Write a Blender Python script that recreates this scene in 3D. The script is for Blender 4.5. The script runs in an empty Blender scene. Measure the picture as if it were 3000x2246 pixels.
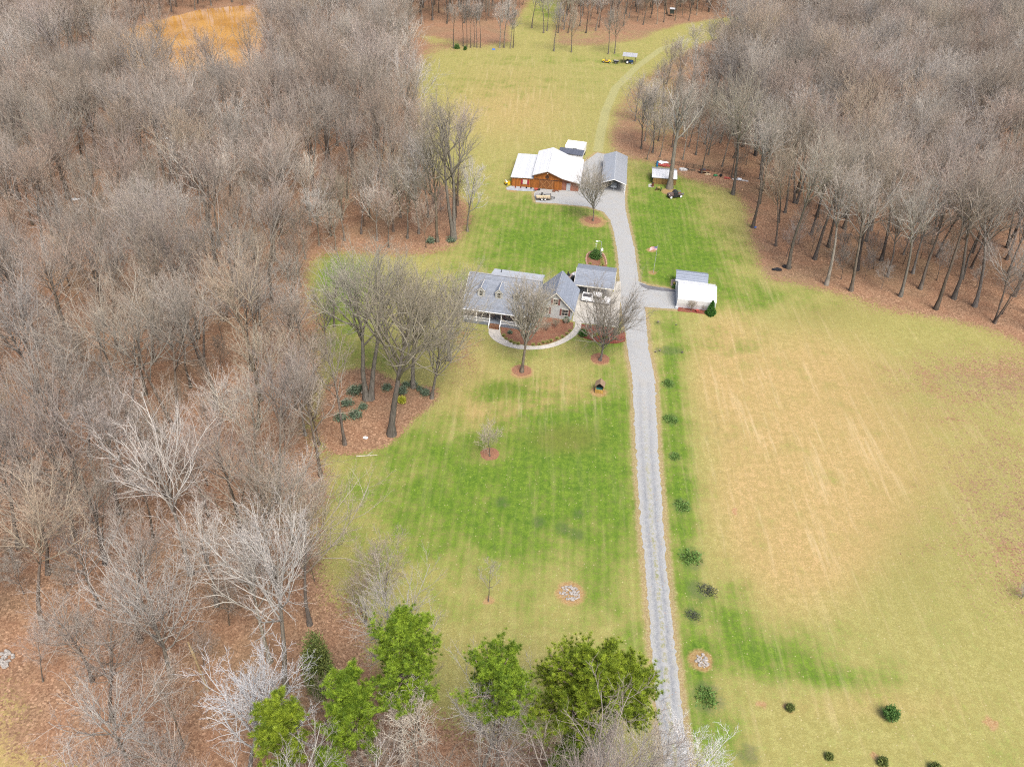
import bpy, math, random
import numpy as np
from mathutils import Vector, Matrix

# ------------------------------------------------------------------ camera, sky, sun, exposure
SC = bpy.context.scene
COL = SC.collection
CAM_H, CAM_F, CAM_TH, CAM_R = 88.0, 2426.0, math.radians(37.0), math.radians(3.0)
cam_data = bpy.data.cameras.new('camera')
cam_data.sensor_width = 36.0
cam_data.sensor_fit = 'HORIZONTAL'
cam_data.lens = CAM_F / 3000 * 36
cam_data.clip_start = 0.5
cam_data.clip_end = 9000
cam = bpy.data.objects.new('camera', cam_data)
cam.location = (0, 0, CAM_H)
cam.rotation_euler = (Matrix.Rotation(math.pi / 2 - CAM_TH, 3, 'X') @ Matrix.Rotation(CAM_R, 3, 'Z')).to_euler()
COL.objects.link(cam)
SC.camera = cam

SUN_EL, SUN_AZ = math.radians(58), math.radians(155)      # azimuth measured from +Y towards +X
world = bpy.data.worlds.new('World')
SC.world = world
world.use_nodes = True
wn = world.node_tree
wn.nodes.clear()
wo = wn.nodes.new('ShaderNodeOutputWorld')
wb = wn.nodes.new('ShaderNodeBackground')
sky = wn.nodes.new('ShaderNodeTexSky')
sky.sky_type = 'NISHITA'
sky.sun_disc = False
sky.sun_elevation = SUN_EL
sky.sun_rotation = SUN_AZ
sky.altitude = 100
sky.air_density = 0.8
sky.dust_density = 4.5
sky.ozone_density = 1.0
wb.inputs['Strength'].default_value = 0.122
wn.links.new(sky.outputs[0], wb.inputs['Color'])
wn.links.new(wb.outputs[0], wo.inputs['Surface'])
world.cycles.sampling_method = 'MANUAL'
world.cycles.sample_map_resolution = 256

sun_data = bpy.data.lights.new('sun', 'SUN')
sun_data.energy = 2.0
sun_data.angle = math.radians(28)
sun_data.color = (1.0, 0.95, 0.86)
sun = bpy.data.objects.new('sun', sun_data)
sd = Vector((math.sin(SUN_AZ) * math.cos(SUN_EL), math.cos(SUN_AZ) * math.cos(SUN_EL), math.sin(SUN_EL)))
sun.rotation_euler = sd.to_track_quat('Z', 'Y').to_euler()
sun.location = (0, 150, 200)
COL.objects.link(sun)

vs = SC.view_settings
vs.view_transform = 'Standard'
vs.look = 'None'
vs.exposure = 1.2
vs.gamma = 1.0
vs.use_curve_mapping = False
SC.cycles.max_bounces = 5
SC.cycles.diffuse_bounces = 3
SC.cycles.glossy_bounces = 2
SC.cycles.transmission_bounces = 3
SC.cycles.use_adaptive_sampling = True
SC.cycles.adaptive_threshold = 0.01
SC.cycles.use_denoising = False
SC.cycles.filter_width = 1.15

RNG = np.random.default_rng(11)
random.seed(5)

# ------------------------------------------------------------------ picture <-> ground
_s, _c = math.sin(CAM_TH), math.cos(CAM_TH)
_rs, _rc = math.sin(CAM_R), math.cos(CAM_R)
K = 3000 / 2212

def G(sx, sy, z=0.0):
    """ground (or height z) point under the spot sx, sy of the 2212-wide view"""
    a = (sx * K - 1500) / CAM_F
    b_ = (sy * K - 1123) / CAM_F
    u = a * _rc + b_ * _rs
    v = -a * _rs + b_ * _rc
    t = (CAM_H - z) / (_s + v * _c)
    return Vector((u * t, t * (_c - v * _s), z))

def proj(X, Y, Z=0.0):
    dz = Z - CAM_H
    d = Y * _c - dz * _s
    u = X / d
    v = (-Y * _s - dz * _c) / d
    return (1500 + CAM_F * (u * _rc - v * _rs)) / K, (1123 + CAM_F * (u * _rs + v * _rc)) / K

def hgt(b, ty):
    """height of a thing standing at ground point b whose top is seen at row ty"""
    lo, hi = 0.0, 60.0
    for _ in range(40):
        m = (lo + hi) / 2
        if proj(b.x, b.y, m)[1] > ty:
            lo = m
        else:
            hi = m
    return lo

def zs(x0, y0, k):
    """converter for coordinates read in an enlarged crop"""
    def f(a, b):
        return ((x0 + a * k) / K, (y0 + b * k) / K)
    return f
Z2 = zs(1250, 680, .4521)
Z3 = zs(1450, 400, .2034)
Z4 = zs(1880, 450, .14467)
Z5 = zs(1650, 760, .1812)
ZH = zs(1350, 760, .1808)
ZT = zs(1950, 760, .1087)
ZF = zs(1850, 900, .52)
ZR = zs(1850, 1600, .52)
ZU = zs(1200, 0, .4069)
ZB = zs(750, 1650, .6329)
ZP = zs(0, 0, .4521)

# ------------------------------------------------------------------ materials
def new_mat(name):
    m = bpy.data.materials.new(name)
    m.use_nodes = True
    nt = m.node_tree
    nt.nodes.clear()
    out = nt.nodes.new('ShaderNodeOutputMaterial')
    bs = nt.nodes.new('ShaderNodeBsdfPrincipled')
    nt.links.new(bs.outputs[0], out.inputs['Surface'])
    bs.inputs['Specular IOR Level'].default_value = 0.25
    return m, nt, bs

class NT:
    """small node builder"""
    def __init__(s, nt):
        s.nt = nt
    def n(s, t, **kw):
        nd = s.nt.nodes.new(t)
        for k, v in kw.items():
            setattr(nd, k, v)
        return nd
    def set(s, sock, v):
        if isinstance(v, bpy.types.NodeSocket):
            s.nt.links.new(v, sock)
        elif isinstance(v, (tuple, list)) and len(v) == 3 and sock.type == 'RGBA':
            sock.default_value = (*v, 1)
        else:
            sock.default_value = v
    def coord(s, kind='Object', scale=(1, 1, 1), rot=(0, 0, 0), loc=(0, 0, 0)):
        if kind == 'World':
            o = s.n('ShaderNodeNewGeometry').outputs['Position']
        else:
            o = s.n('ShaderNodeTexCoord').outputs[kind]
        m = s.n('ShaderNodeMapping')
        s.nt.links.new(o, m.inputs['Vector'])
        m.inputs['Scale'].default_value = scale
        m.inputs['Rotation'].default_value = rot
        m.inputs['Location'].default_value = loc
        return m.outputs[0]
    def noise(s, vec, scale, detail=3, rough=.55, dist=0):
        nd = s.n('ShaderNodeTexNoise')
        s.set(nd.inputs['Vector'], vec)
        nd.inputs['Scale'].default_value = scale
        nd.inputs['Detail'].default_value = detail
        nd.inputs['Roughness'].default_value = rough
        nd.inputs['Distortion'].default_value = dist
        return nd.outputs['Fac']
    def voro(s, vec, scale, feature='F1', out='Distance'):
        nd = s.n('ShaderNodeTexVoronoi')
        nd.feature = feature
        s.set(nd.inputs['Vector'], vec)
        nd.inputs['Scale'].default_value = scale
        return nd.outputs[out]
    def math(s, op, a, b=0.0, clamp=False):
        nd = s.n('ShaderNodeMath', operation=op)
        nd.use_clamp = clamp
        s.set(nd.inputs[0], a)
        s.set(nd.inputs[1], b)
        return nd.outputs[0]
    def ramp(s, fac, a, b, lo=0.0, hi=1.0):
        nd = s.n('ShaderNodeMapRange')
        nd.interpolation_type = 'SMOOTHSTEP'
        s.set(nd.inputs['Value'], fac)
        nd.inputs['From Min'].default_value = a
        nd.inputs['From Max'].default_value = b
        nd.inputs['To Min'].default_value = lo
        nd.inputs['To Max'].default_value = hi
        return nd.outputs[0]
    def mix(s, fac, a, b, mode='MIX'):
        nd = s.n('ShaderNodeMix', data_type='RGBA', blend_type=mode)
        s.set(nd.inputs[0], fac)
        s.set(nd.inputs[6], a)
        s.set(nd.inputs[7], b)
        return nd.outputs[2]
    def wave(s, vec, scale, axis='X', dist=0, profile='SIN'):
        nd = s.n('ShaderNodeTexWave')
        nd.bands_direction = axis
        nd.wave_profile = profile
        s.set(nd.inputs['Vector'], vec)
        nd.inputs['Scale'].default_value = scale
        nd.inputs['Distortion'].default_value = dist
        return nd.outputs['Fac']
    def attr(s, name, comp=None):
        nd = s.n('ShaderNodeAttribute')
        nd.attribute_name = name
        if comp is None:
            return nd.outputs['Fac']
        if comp == 'A':
            return nd.outputs['Alpha']
        sp = s.n('ShaderNodeSeparateColor')
        s.nt.links.new(nd.outputs['Color'], sp.inputs[0])
        return sp.outputs[comp]
    def bump(s, bs, h, strength=.3, dist=.05):
        nd = s.n('ShaderNodeBump')
        nd.inputs['Strength'].default_value = strength
        nd.inputs['Distance'].default_value = dist
        s.set(nd.inputs['Height'], h)
        s.nt.links.new(nd.outputs[0], bs.inputs['Normal'])
    def rnd(s):
        return s.n('ShaderNodeObjectInfo').outputs['Random']

MATS = {}
def plain(name, col, rough=.6, metal=0.0, var=.25, scale=4.0, spec=.25):
    """painted / weathered surface: a base colour broken up by two sizes of noise"""
    if name in MATS:
        return MATS[name]
    m, nt, bs = new_mat(name)
    b = NT(nt)
    v = b.coord()
    n1 = b.noise(v, scale, 4)
    n2 = b.noise(v, scale * 9, 2)
    f = b.math('ADD', b.math('MULTIPLY', n1, .65), b.math('MULTIPLY', n2, .35))
    f = b.ramp(f, .3, .7)
    dk = tuple(c * (1 - var) for c in col)
    lt = tuple(min(.85, c * (1 + var * .6)) for c in col)
    b.set(bs.inputs['Base Color'], b.mix(f, dk, lt))
    bs.inputs['Roughness'].default_value = rough
    bs.inputs['Metallic'].default_value = metal
    bs.inputs['Specular IOR Level'].default_value = spec
    MATS[name] = m
    return m

def striped(name, col, col2, per_m, axis='X', rough=.6, metal=0., bump=.4, var=.25, sharp=.12, kind='Object', nscale=(1, 1, 1)):
    """boards, ribs or shingle courses: thin lines of col2 at per_m lines a metre over a varied base"""
    if name in MATS:
        return MATS[name]
    m, nt, bs = new_mat(name)
    b = NT(nt)
    v = b.coord(kind)
    sp = b.n('ShaderNodeSeparateXYZ')
    nt.links.new(v, sp.inputs[0])
    x = b.math('MULTIPLY', sp.outputs[axis], per_m)
    fr = b.math('FRACT', x)
    idx = b.math('FLOOR', x)
    line = b.math('LESS_THAN', fr, sharp)
    wn_ = b.n('ShaderNodeTexWhiteNoise', noise_dimensions='1D')
    nt.links.new(idx, wn_.inputs['W'])
    n1 = b.noise(b.coord(kind, nscale), 1.6, 4)
    n2 = b.noise(b.coord(kind, nscale), 11, 3)
    f = b.math('ADD', b.math('MULTIPLY', n1, .5), b.math('ADD', b.math('MULTIPLY', n2, .3), b.math('MULTIPLY', wn_.outputs[0], .2)))
    f = b.ramp(f, .28, .72)
    dk = tuple(c * (1 - var) for c in col)
    lt = tuple(min(.85, c * (1 + var * .6)) for c in col)
    c1 = b.mix(f, dk, lt)
    b.set(bs.inputs['Base Color'], b.mix(b.math('MULTIPLY', line, .8), c1, col2))
    bs.inputs['Roughness'].default_value = rough
    bs.inputs['Metallic'].default_value = metal
    b.bump(bs, b.math('SUBTRACT', 1.0, line), bump, .02)
    MATS[name] = m
    return m

# ------------------------------------------------------------------ mesh helpers
class MB:
    """collects boxes, slabs, tubes and sheets, then links them as ONE mesh object"""
    def __init__(s):
        s.v, s.f = [], []
    def add(s, vs_, fs):
        o = len(s.v)
        s.v += [tuple(p) for p in vs_]
        s.f += [tuple(i + o for i in f) for f in fs]
        return s
    def box(s, x0, x1, y0, y1, z0, z1):
        p = [(x, y, z) for z in (z0, z1) for y in (y0, y1) for x in (x0, x1)]
        return s.add(p, [(0, 2, 3, 1), (4, 5, 7, 6), (0, 1, 5, 4), (2, 6, 7, 3), (0, 4, 6, 2), (1, 3, 7, 5)])
    def obox(s, c, ax, hx, hy, hz):
        """box centred on c, turned by angle ax about Z"""
        ca, sa = math.cos(ax), math.sin(ax)
        p = []
        for z in (-hz, hz):
            for y in (-hy, hy):
                for x in (-hx, hx):
                    p.append((c[0] + x * ca - y * sa, c[1] + x * sa + y * ca, c[2] + z))
        return s.add(p, [(0, 2, 3, 1), (4, 5, 7, 6), (0, 1, 5, 4), (2, 6, 7, 3), (0, 4, 6, 2), (1, 3, 7, 5)])
    def slab(s, pts, th):
        """flat panel through pts (counter-clockwise seen from outside), th thick, on the inner side"""
        P = [Vector(p) for p in pts]
        n = (P[1] - P[0]).cross(P[2] - P[0]).normalized()
        q = [p - n * th for p in P]
        k = len(P)
        fs = [tuple(range(k)), tuple(range(2 * k - 1, k - 1, -1))]
        for i in range(k):
            j = (i + 1) % k
            fs.append((i, k + i, k + j, j))
        return s.add(P + q, fs)
    def prism(s, prof, y0, y1):
        """profile in x,z run from y0 to y1"""
        k = len(prof)
        p = [(x, y0, z) for x, z in prof] + [(x, y1, z) for x, z in prof]
        fs = [tuple(range(k)), tuple(range(2 * k - 1, k - 1, -1))]
        for i in range(k):
            j = (i + 1) % k
            fs.append((i, k + i, k + j, j))
        return s.add(p, fs)
    def prismx(s, prof, x0, x1):
        """profile in y,z run from x0 to x1"""
        k = len(prof)
        p = [(x0, y, z) for y, z in prof] + [(x1, y, z) for y, z in prof]
        fs = [tuple(range(k - 1, -1, -1)), tuple(range(k, 2 * k))]
        for i in range(k):
            j = (i + 1) % k
            fs.append((i, j, k + j, k + i))
        return s.add(p, fs)
    def tube(s, a, b, r0, r1=None, n=8):
        a, b = Vector(a), Vector(b)
        r1 = r0 if r1 is None else r1
        d = (b - a).normalized()
        u = d.orthogonal().normalized()
        w = d.cross(u)
        p = []
        for q, r in ((a, r0), (b, r1)):
            for i in range(n):
                t = 2 * math.pi * i / n
                p.append(q + u * math.cos(t) * r + w * math.sin(t) * r)
        fs = [(i, (i + 1) % n, n + (i + 1) % n, n + i) for i in range(n)]
        fs += [tuple(range(n - 1, -1, -1)), tuple(range(n, 2 * n))]
        return s.add(p, fs)
    def path(s, pts, r, n=6):
        for a, b in zip(pts, pts[1:]):
            s.tube(a, b, r, r, n)
        return s
    def ring(s, c, axis, R, r, n=20, k=8):
        """torus (tyre)"""
        ax = Vector(axis).normalized()
        u = ax.orthogonal().normalized()
        w = ax.cross(u)
        c = Vector(c)
        p = []
        for i in range(n):
            t = 2 * math.pi * i / n
            e = u * math.cos(t) + w * math.sin(t)
            for j in range(k):
                q = 2 * math.pi * j / k
                p.append(c + e * (R + r * math.cos(q)) + ax * r * math.sin(q))
        fs = [(i * k + j, ((i + 1) % n) * k + j, ((i + 1) % n) * k + (j + 1) % k, i * k + (j + 1) % k) for i in range(n) for j in range(k)]
        return s.add(p, fs)
    def ball(s, c, rx, ry, rz, n=12, m=8, rough=0.0):
        p = []
        for j in range(m + 1):
            ph = math.pi * j / m
            for i in range(n):
                t = 2 * math.pi * i / n
                q = 1 + (random.uniform(-rough, rough) if 0 < j < m else 0)
                p.append((c[0] + rx * q * math.sin(ph) * math.cos(t), c[1] + ry * q * math.sin(ph) * math.sin(t), c[2] + rz * q * math.cos(ph)))
        fs = [(j * n + i, (j + 1) * n + i, (j + 1) * n + (i + 1) % n, j * n + (i + 1) % n) for j in range(m) for i in range(n)]
        return s.add(p, fs)
    def build(s, name, mat, parent=None, smooth=False, loc=None):
        me = bpy.data.meshes.new(name)
        me.from_pydata([tuple(p) for p in s.v], [], s.f)
        me.update()
        if smooth:
            me.polygons.foreach_set('use_smooth', [True] * len(me.polygons))
        if mat:
            me.materials.append(mat)
        o = bpy.data.objects.new(name, me)
        COL.objects.link(o)
        if parent:
            o.parent = parent
        if loc is not None:
            o.location = loc
        return o

def tag(o, label, cat, group=None):
    o['label'] = label
    o['category'] = cat
    if group:
        o['group'] = group
    return o

def thing(name, label, cat, loc, rotz=0.0, group=None):
    o = bpy.data.objects.new(name, None)
    o.empty_display_size = .3
    COL.objects.link(o)
    o.location = loc
    o.rotation_euler = (0, 0, rotz)
    return tag(o, label, cat, group)

def struct(o, kind='structure'):
    o['kind'] = kind
    return o

def copy_thing(root, loc, rotz=0.0, scale=1.0):
    r = root.copy()
    COL.objects.link(r)
    r.location = loc
    r.rotation_euler = (0, 0, rotz)
    r.scale = (scale,) * 3 if not isinstance(scale, tuple) else scale
    for ch in list(root.children):
        c = ch.copy()
        COL.objects.link(c)
        c.parent = r
        for gch in list(ch.children):
            d = gch.copy()
            COL.objects.link(d)
            d.parent = c
    return r

def arr_mesh(name, V, quads, tris, mats, tw=None, smooth=False):
    """mesh from numpy arrays"""
    me = bpy.data.meshes.new(name)
    nq, ntri = len(quads), len(tris)
    me.vertices.add(len(V))
    me.vertices.foreach_set('co', np.ascontiguousarray(V, dtype=np.float32).ravel())
    li = np.concatenate([np.asarray(quads, dtype=np.int32).ravel(), np.asarray(tris, dtype=np.int32).ravel()])
    me.loops.add(len(li))
    me.loops.foreach_set('vertex_index', li)
    me.polygons.add(nq + ntri)
    st = np.concatenate([np.arange(nq) * 4, nq * 4 + np.arange(ntri) * 3]).astype(np.int32)
    me.polygons.foreach_set('loop_start', st)
    if smooth:
        me.polygons.foreach_set('use_smooth', np.ones(nq + ntri, dtype=bool))
    if tw is not None:
        a = me.attributes.new('tw', 'FLOAT', 'POINT')
        a.data.foreach_set('value', np.asarray(tw, dtype=np.float32))
    me.update(calc_edges=True)
    me.validate()
    for m in mats:
        me.materials.append(m)
    return me

# ------------------------------------------------------------------ the ground: one sheet with lawn, straw and leaf-litter zones
def in_poly(x, y, P):
    ins = np.zeros(x.shape, bool)
    n = len(P)
    for i in range(n):
        x1, y1 = P[i]
        x2, y2 = P[(i + 1) % n]
        if y1 == y2:
            continue
        c = ((y1 > y) != (y2 > y)) & (x < (x2 - x1) * (y - y1) / (y2 - y1) + x1)
        ins ^= c
    return ins

def wpoly(pts):
    return [tuple(G(*p)[:2]) for p in pts]

CLEAR = [(905, 70), (890, 140), (893, 250), (905, 330), (950, 390), (1010, 430), (1020, 480), (985, 540), (870, 555), (720, 545), (690, 540), (664, 600), (655, 700),
         (668, 790), (660, 830), (640, 880), (628, 960), (680, 990), (735, 1000), (700, 1080), (690, 1180), (712, 1260), (745, 1330), (790, 1400), (850, 1490),
         (930, 1545), (1060, 1575), (1200, 1600), (1330, 1620), (1400, 1700), (1440, 1900), (1800, 2100), (3300, 2100), (3300, 1520), (2600, 1400),
         (2500, 1000), (2400, 780), (2250, 745), (2200, 725), (2120, 700), (2020, 678), (1900, 655), (1800, 632), (1720, 612), (1650, 590), (1632, 540), (1625, 480), (1610, 410), (1530, 395), (1470, 385), (1400, 350), (1350, 335),
         (1320, 300), (1322, 240), (1345, 190), (1400, 150), (1465, 118), (1478, 90), (1440, 62), (1400, 88), (1300, 95), (1200, 97), (1120, 90), (1010, 92)]
GLADES = [[(1105, 60), (1130, 25), (1150, -5), (1185, -20), (1215, -5), (1200, 40), (1180, 70), (1190, 96), (1110, 96)],
          [(1440, 70), (1465, 55), (1560, 40), (1660, 30), (1700, 45), (1600, 70), (1500, 95), (1470, 115)],
          [(-60, 1460), (60, 1520), (140, 1575), (210, 1640), (250, 1760), (-200, 1760)]]
THIN = [[(430, 1440), (640, 1420), (640, 1900), (430, 1900)], [(365, 90), (580, 90), (595, 215), (520, 250), (365, 240)], [(1335, 340), (1330, 180), (1400, 110), (1470, 50), (1560, 30), (1580, 110), (1540, 200), (1545, 330), (1620, 400), (1500, 400)],
        [(880, 52), (1200, 52), (1560, 30), (1560, 110), (880, 110)]]        # leaf litter with only the trees set one by one
MULCH = [(735, 800), (700, 850), (690, 930), (715, 985), (770, 982), (830, 970), (870, 935), (905, 897), (948, 862), (935, 840), (870, 830), (820, 800), (790, 790)]
POND = [(p[0] / K, p[1] / K) for p in [(330, 190), (480, 212), (640, 205), (735, 190), (768, 120), (766, 28), (730, 17), (600, 28), (480, 55), (390, 80), (330, 120)]]
DRIVE = [(1393, 1217, 1437), (1404.7, 1357, 1452.8), (1411.7, 1450, 1465), (1421, 1543, 1474.7), (1435, 1656, 1487)]
D_L = [(1455, 1780), (1435, 1656), (1421, 1543), (1411.7, 1450), (1404.7, 1357), (1393, 1217), (1383, 1124), (1373.7, 970), (1366, 817), (1355, 751), (1351, 715), (1338, 640), (1338, 600), (1336.7, 568), (1332, 535), (1326, 501), (1318, 475), (1303, 457), (1270, 446.5), (1204, 440), (1157.6, 437), (1153, 417), (1165, 408)]
D_R = [(1508, 1780), (1487, 1656), (1474.7, 1543), (1465, 1450), (1452.8, 1357), (1442.7, 1254), (1432, 1124), (1421.6, 970), (1414, 817), (1400.7, 751), (1392.8, 663), (1463, 668), (1463, 626), (1402, 617), (1380, 608), (1375, 568), (1370, 535), (1362, 501), (1356, 475), (1351, 452), (1349.6, 430), (1351, 405), (1345, 340), (1290, 330), (1262, 350), (1230, 400)]

def seg_dist(x, y, P, closed=False):
    d = np.full(x.shape, 1e9)
    n = len(P)
    for i in range(n if closed else n - 1):
        x1, y1 = P[i]
        x2, y2 = P[(i + 1) % n]
        dx, dy = x2 - x1, y2 - y1
        L = dx * dx + dy * dy + 1e-9
        t = np.clip(((x - x1) * dx + (y - y1) * dy) / L, 0, 1)
        d = np.minimum(d, np.hypot(x - x1 - t * dx, y - y1 - t * dy))
    return d

def blur(a, r):
    k = np.ones(2 * r + 1) / (2 * r + 1)
    for ax in (0, 1):
        for _ in range(2):
            a = np.apply_along_axis(lambda q: np.convolve(np.pad(q, r, mode='edge'), k, 'valid'), ax, a)
    return a

def blobs(SX, SY, L):
    w = np.zeros(SX.shape)
    for cx, cy, rx, ry, a in L:
        w = w + a * np.exp(-((SX - cx) / rx) ** 2 - ((SY - cy) / ry) ** 2)
    return w

fx = np.arange(-285, 285.01, .8)
fy = np.arange(14, 500.01, .8)
GX, GY = np.meshgrid(fx, fy)
SXg, SYg = proj(GX, GY)
clr = in_poly(GX, GY, wpoly(CLEAR))
for gl in GLADES:
    clr |= in_poly(GX, GY, wpoly(gl))
CLEAR_FINE = clr.copy()
mul = in_poly(GX, GY, wpoly(MULCH))
lit = 1 - clr.astype(float)
lit = blur(lit, 4)
lit = np.maximum(lit, blur(mul.astype(float), 1))
# extra fallen leaves thinning out over the grass at the edges of the woods
lit = np.clip(lit + blobs(SXg, SYg, [(2360, 1180, 330, 330, .46), (2270, 1240, 90, 160, .12), (660, 800, 55, 130, .38), (690, 700, 40, 80, .22), (660, 950, 50, 60, .3), (2262, 800, 420, 75, .42), (2120, 1000, 260, 260, .20), (1900, 900, 300, 160, .10), (1880, 1330, 40, 200, .06), (60, 1600, 180, 100, .40), (1850, 672, 300, 26, .28), (1560, 420, 110, 30, .30), (1340, 340, 50, 60, .42), (1660, 610, 45, 40, .3), (1620, 500, 40, 60, .18),
                                     (1010, 745, 60, 60, .42), (1000, 830, 90, 60, .32), (940, 700, 70, 60, .2), (905, 110, 70, 45, .45), (1290, 100, 120, 10, .45), (1030, 100, 130, 14, .5), (905, 230, 30, 90, .25), (1125, 800, 26, 16, .5), (1281, 480, 38, 18, .5), (1060, 985, 10, 8, .2),
                                     (760, 1370, 60, 60, .3), (1420, 230, 90, 110, -.50), (1300, 80, 250, 25, -.25), (1240, 60, 60, 60, -.2), (120, 1600, 150, 60, .25), (1940, 1300, 200, 200, .10)]), 0, 1)
green = blobs(SXg, SYg, [(1060, 1080, 340, 230, .30), (1130, 720, 120, 60, .25), (1100, 190, 240, 50, .15), (1650, 1500, 300, 30, .12), (960, 1060, 250, 130, .55), (1230, 960, 130, 110, .80), (1240, 940, 80, 45, .35), (1170, 1120, 180, 110, .45), (1330, 1150, 60, 320, .40), (1170, 520, 190, 110, 1.0), (1440, 450, 90, 110, .85), (1480, 560, 150, 60, .85), (1560, 640, 110, 40, .55), (1450, 850, 26, 190, .85), (1478, 1150, 32, 220, .8), (1505, 1450, 30, 150, .85), (1560, 1600, 60, 60, .75),
                         (1700, 645, 120, 30, .35), (1640, 1415, 120, 45, .65), (1800, 1462, 130, 30, .75), (1585, 1330, 50, 80, .7), (1720, 1380, 120, 40, .3), (730, 600, 70, 70, .85), (760, 720, 90, 120, .5), (1100, 180, 220, 30, .15), (1330, 130, 70, 16, .3), (1150, 130, 120, 14, .25), (1060, 840, 60, 30, .4), (1250, 1300, 200, 120, .15), (850, 1250, 120, 120, .15), (1380, 1480, 30, 160, .35), (1110, 838, 70, 25, .5), (1330, 720, 80, 50, .6), (1330, 850, 60, 60, .35), (1570, 750, 100, 40, .3), (1180, 20, 40, 30, .5), (930, 960, 90, 50, .25)])
tan = blobs(SXg, SYg, [(1740, 1050, 210, 250, 1.15), (1560, 760, 60, 120, .5), (1700, 800, 250, 120, .45), (1100, 850, 200, 55, .55), (1100, 220, 190, 110, .65), (1230, 850, 120, 40, .35), (1090, 900, 90, 40, .45), (60, 1600, 260, 120, .9), (1700, 1100, 130, 250, .25), (1440, 250, 80, 90, .3), (1600, 560, 60, 130, .25), (1390, 420, 14, 60, .1), (1900, 1520, 300, 60, .45), (1540, 560, 30, 90, .15), (2050, 1000, 200, 200, .35), (1010, 1400, 200, 60, .3), (1020, 760, 60, 60, .4), (1040, 900, 60, 40, .3)])
olive = blobs(SXg, SYg, [(1960, 850, 220, 110, .34), (2050, 1120, 170, 200, .30), (100, 1620, 200, 90, .3), (1940, 1250, 120, 180, .25), (800, 700, 200, 160, .2), (1780, 680, 130, 40, .5), (1200, 950, 80, 30, .5), (1060, 950, 60, 60, .3), (1240, 945, 80, 38, .7), (1100, 840, 50, 18, .6), (1105, 230, 200, 100, .15), (900, 800, 200, 120, .2), (560, 1500, 80, 80, .2)])
green, tan, olive = (np.clip(a, 0, 1) for a in (green, tan, olive))
# verge: bare straw and leaf fringe beside the gravel
dd = np.minimum(seg_dist(GX, GY, wpoly(D_L)), seg_dist(GX, GY, wpoly(D_R)))
verge = np.exp(-(dd / .95) ** 2)
# dark round patches beside the drive where trees once stood
spots = np.zeros_like(GX)
for sx, sy, r in [(ZF(210, 430)) + (1.5,), ZF(220, 630) + (1.7,), ZF(242, 840) + (1.2,), ZF(282, 1120) + (1.7,), ZF(338, 1415) + (2.1,), ZR(380, 250) + (1.9,), ZR(345, 385) + (1.4,), ZR(430, 850) + (2.3,), (1444, 757, 1.6), (1465, 757, 1.2), (1425, 757, 1.2), ZR(660, 1180) + (1.6,), (1165, 1127, 1.3), (1215, 1140, 1.4), (1250, 1110, 1.1), (1085, 1085, 1.3), (1245, 1155, 1.3), (1420, 697, .9)]:
    p = G(sx, sy)
    rr = np.hypot((GX - p.x), (GY - p.y) * .85)
    spots = np.maximum(spots, np.exp(-(rr / r) ** 4))
for arc in ([(380, 572), (430, 585), (475, 612), (497, 650), (490, 690), (462, 712)], [(520, 775), (535, 752), (570, 742), (600, 738)], [(430, 720), (432, 745)]):
    da = seg_dist(GX, GY, wpoly([ZF(*q) for q in arc]))
    spots = np.maximum(spots, .75 * np.exp(-(da / .42) ** 2))
# red clay scrapes
clay = np.zeros_like(GX)
for sx, sy, r in [ZR(2025, 995) + (1.05,), (1232, 1281, 2.3), ZR(390, 640) + (1.9,), ZR(735, 890) + (.8,), ZR(890, 905) + (.8,), ZR(1370, 1175) + (.8,), (1058, 982, 1.5), (1055, 1297, .9), (1127, 803, 2.4), (1296, 778, 2.0), (1293, 846, 1.8), (1281, 478, 3.8), (1407, 540, 1.3), Z2(1465, 262) + (1.1,), Z4(570, 770) + (2.6,), (1108, 408, 2.2), ZF(580, 1150) + (.7,), ZR(1110, 400) + (.4,), (1585, 1100, .6)]:
    p = G(sx, sy)
    rr = np.hypot(GX - p.x, (GY - p.y))
    clay = np.maximum(clay, np.exp(-(rr / r) ** 4))
# tracks: the mown path up the far meadow
trk = seg_dist(GX, GY, wpoly([(1292, 325), (1297, 290), (1308, 240), (1330, 190), (1375, 145), (1430, 105), (1490, 85)]))
track = np.exp(-(trk / 1.6) ** 4)

ox = np.concatenate([[-4000, -1500, -800, -500, -350], fx, [350, 500, 800, 1500, 4000]])
oy = np.concatenate([[-3000, -900, -300, -80, -10], fy, [560, 680, 900, 1800, 6000]])
def ext(a):
    return np.pad(a, 5, mode='edge')
OX, OY = np.meshgrid(ox, oy)
OZ = np.zeros_like(OX)
nxg, nyg = len(ox), len(oy)
ii = np.arange(nxg * nyg).reshape(nyg, nxg)
gq = np.stack([ii[:-1, :-1], ii[:-1, 1:], ii[1:, 1:], ii[1:, :-1]], -1).reshape(-1, 4)

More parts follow.
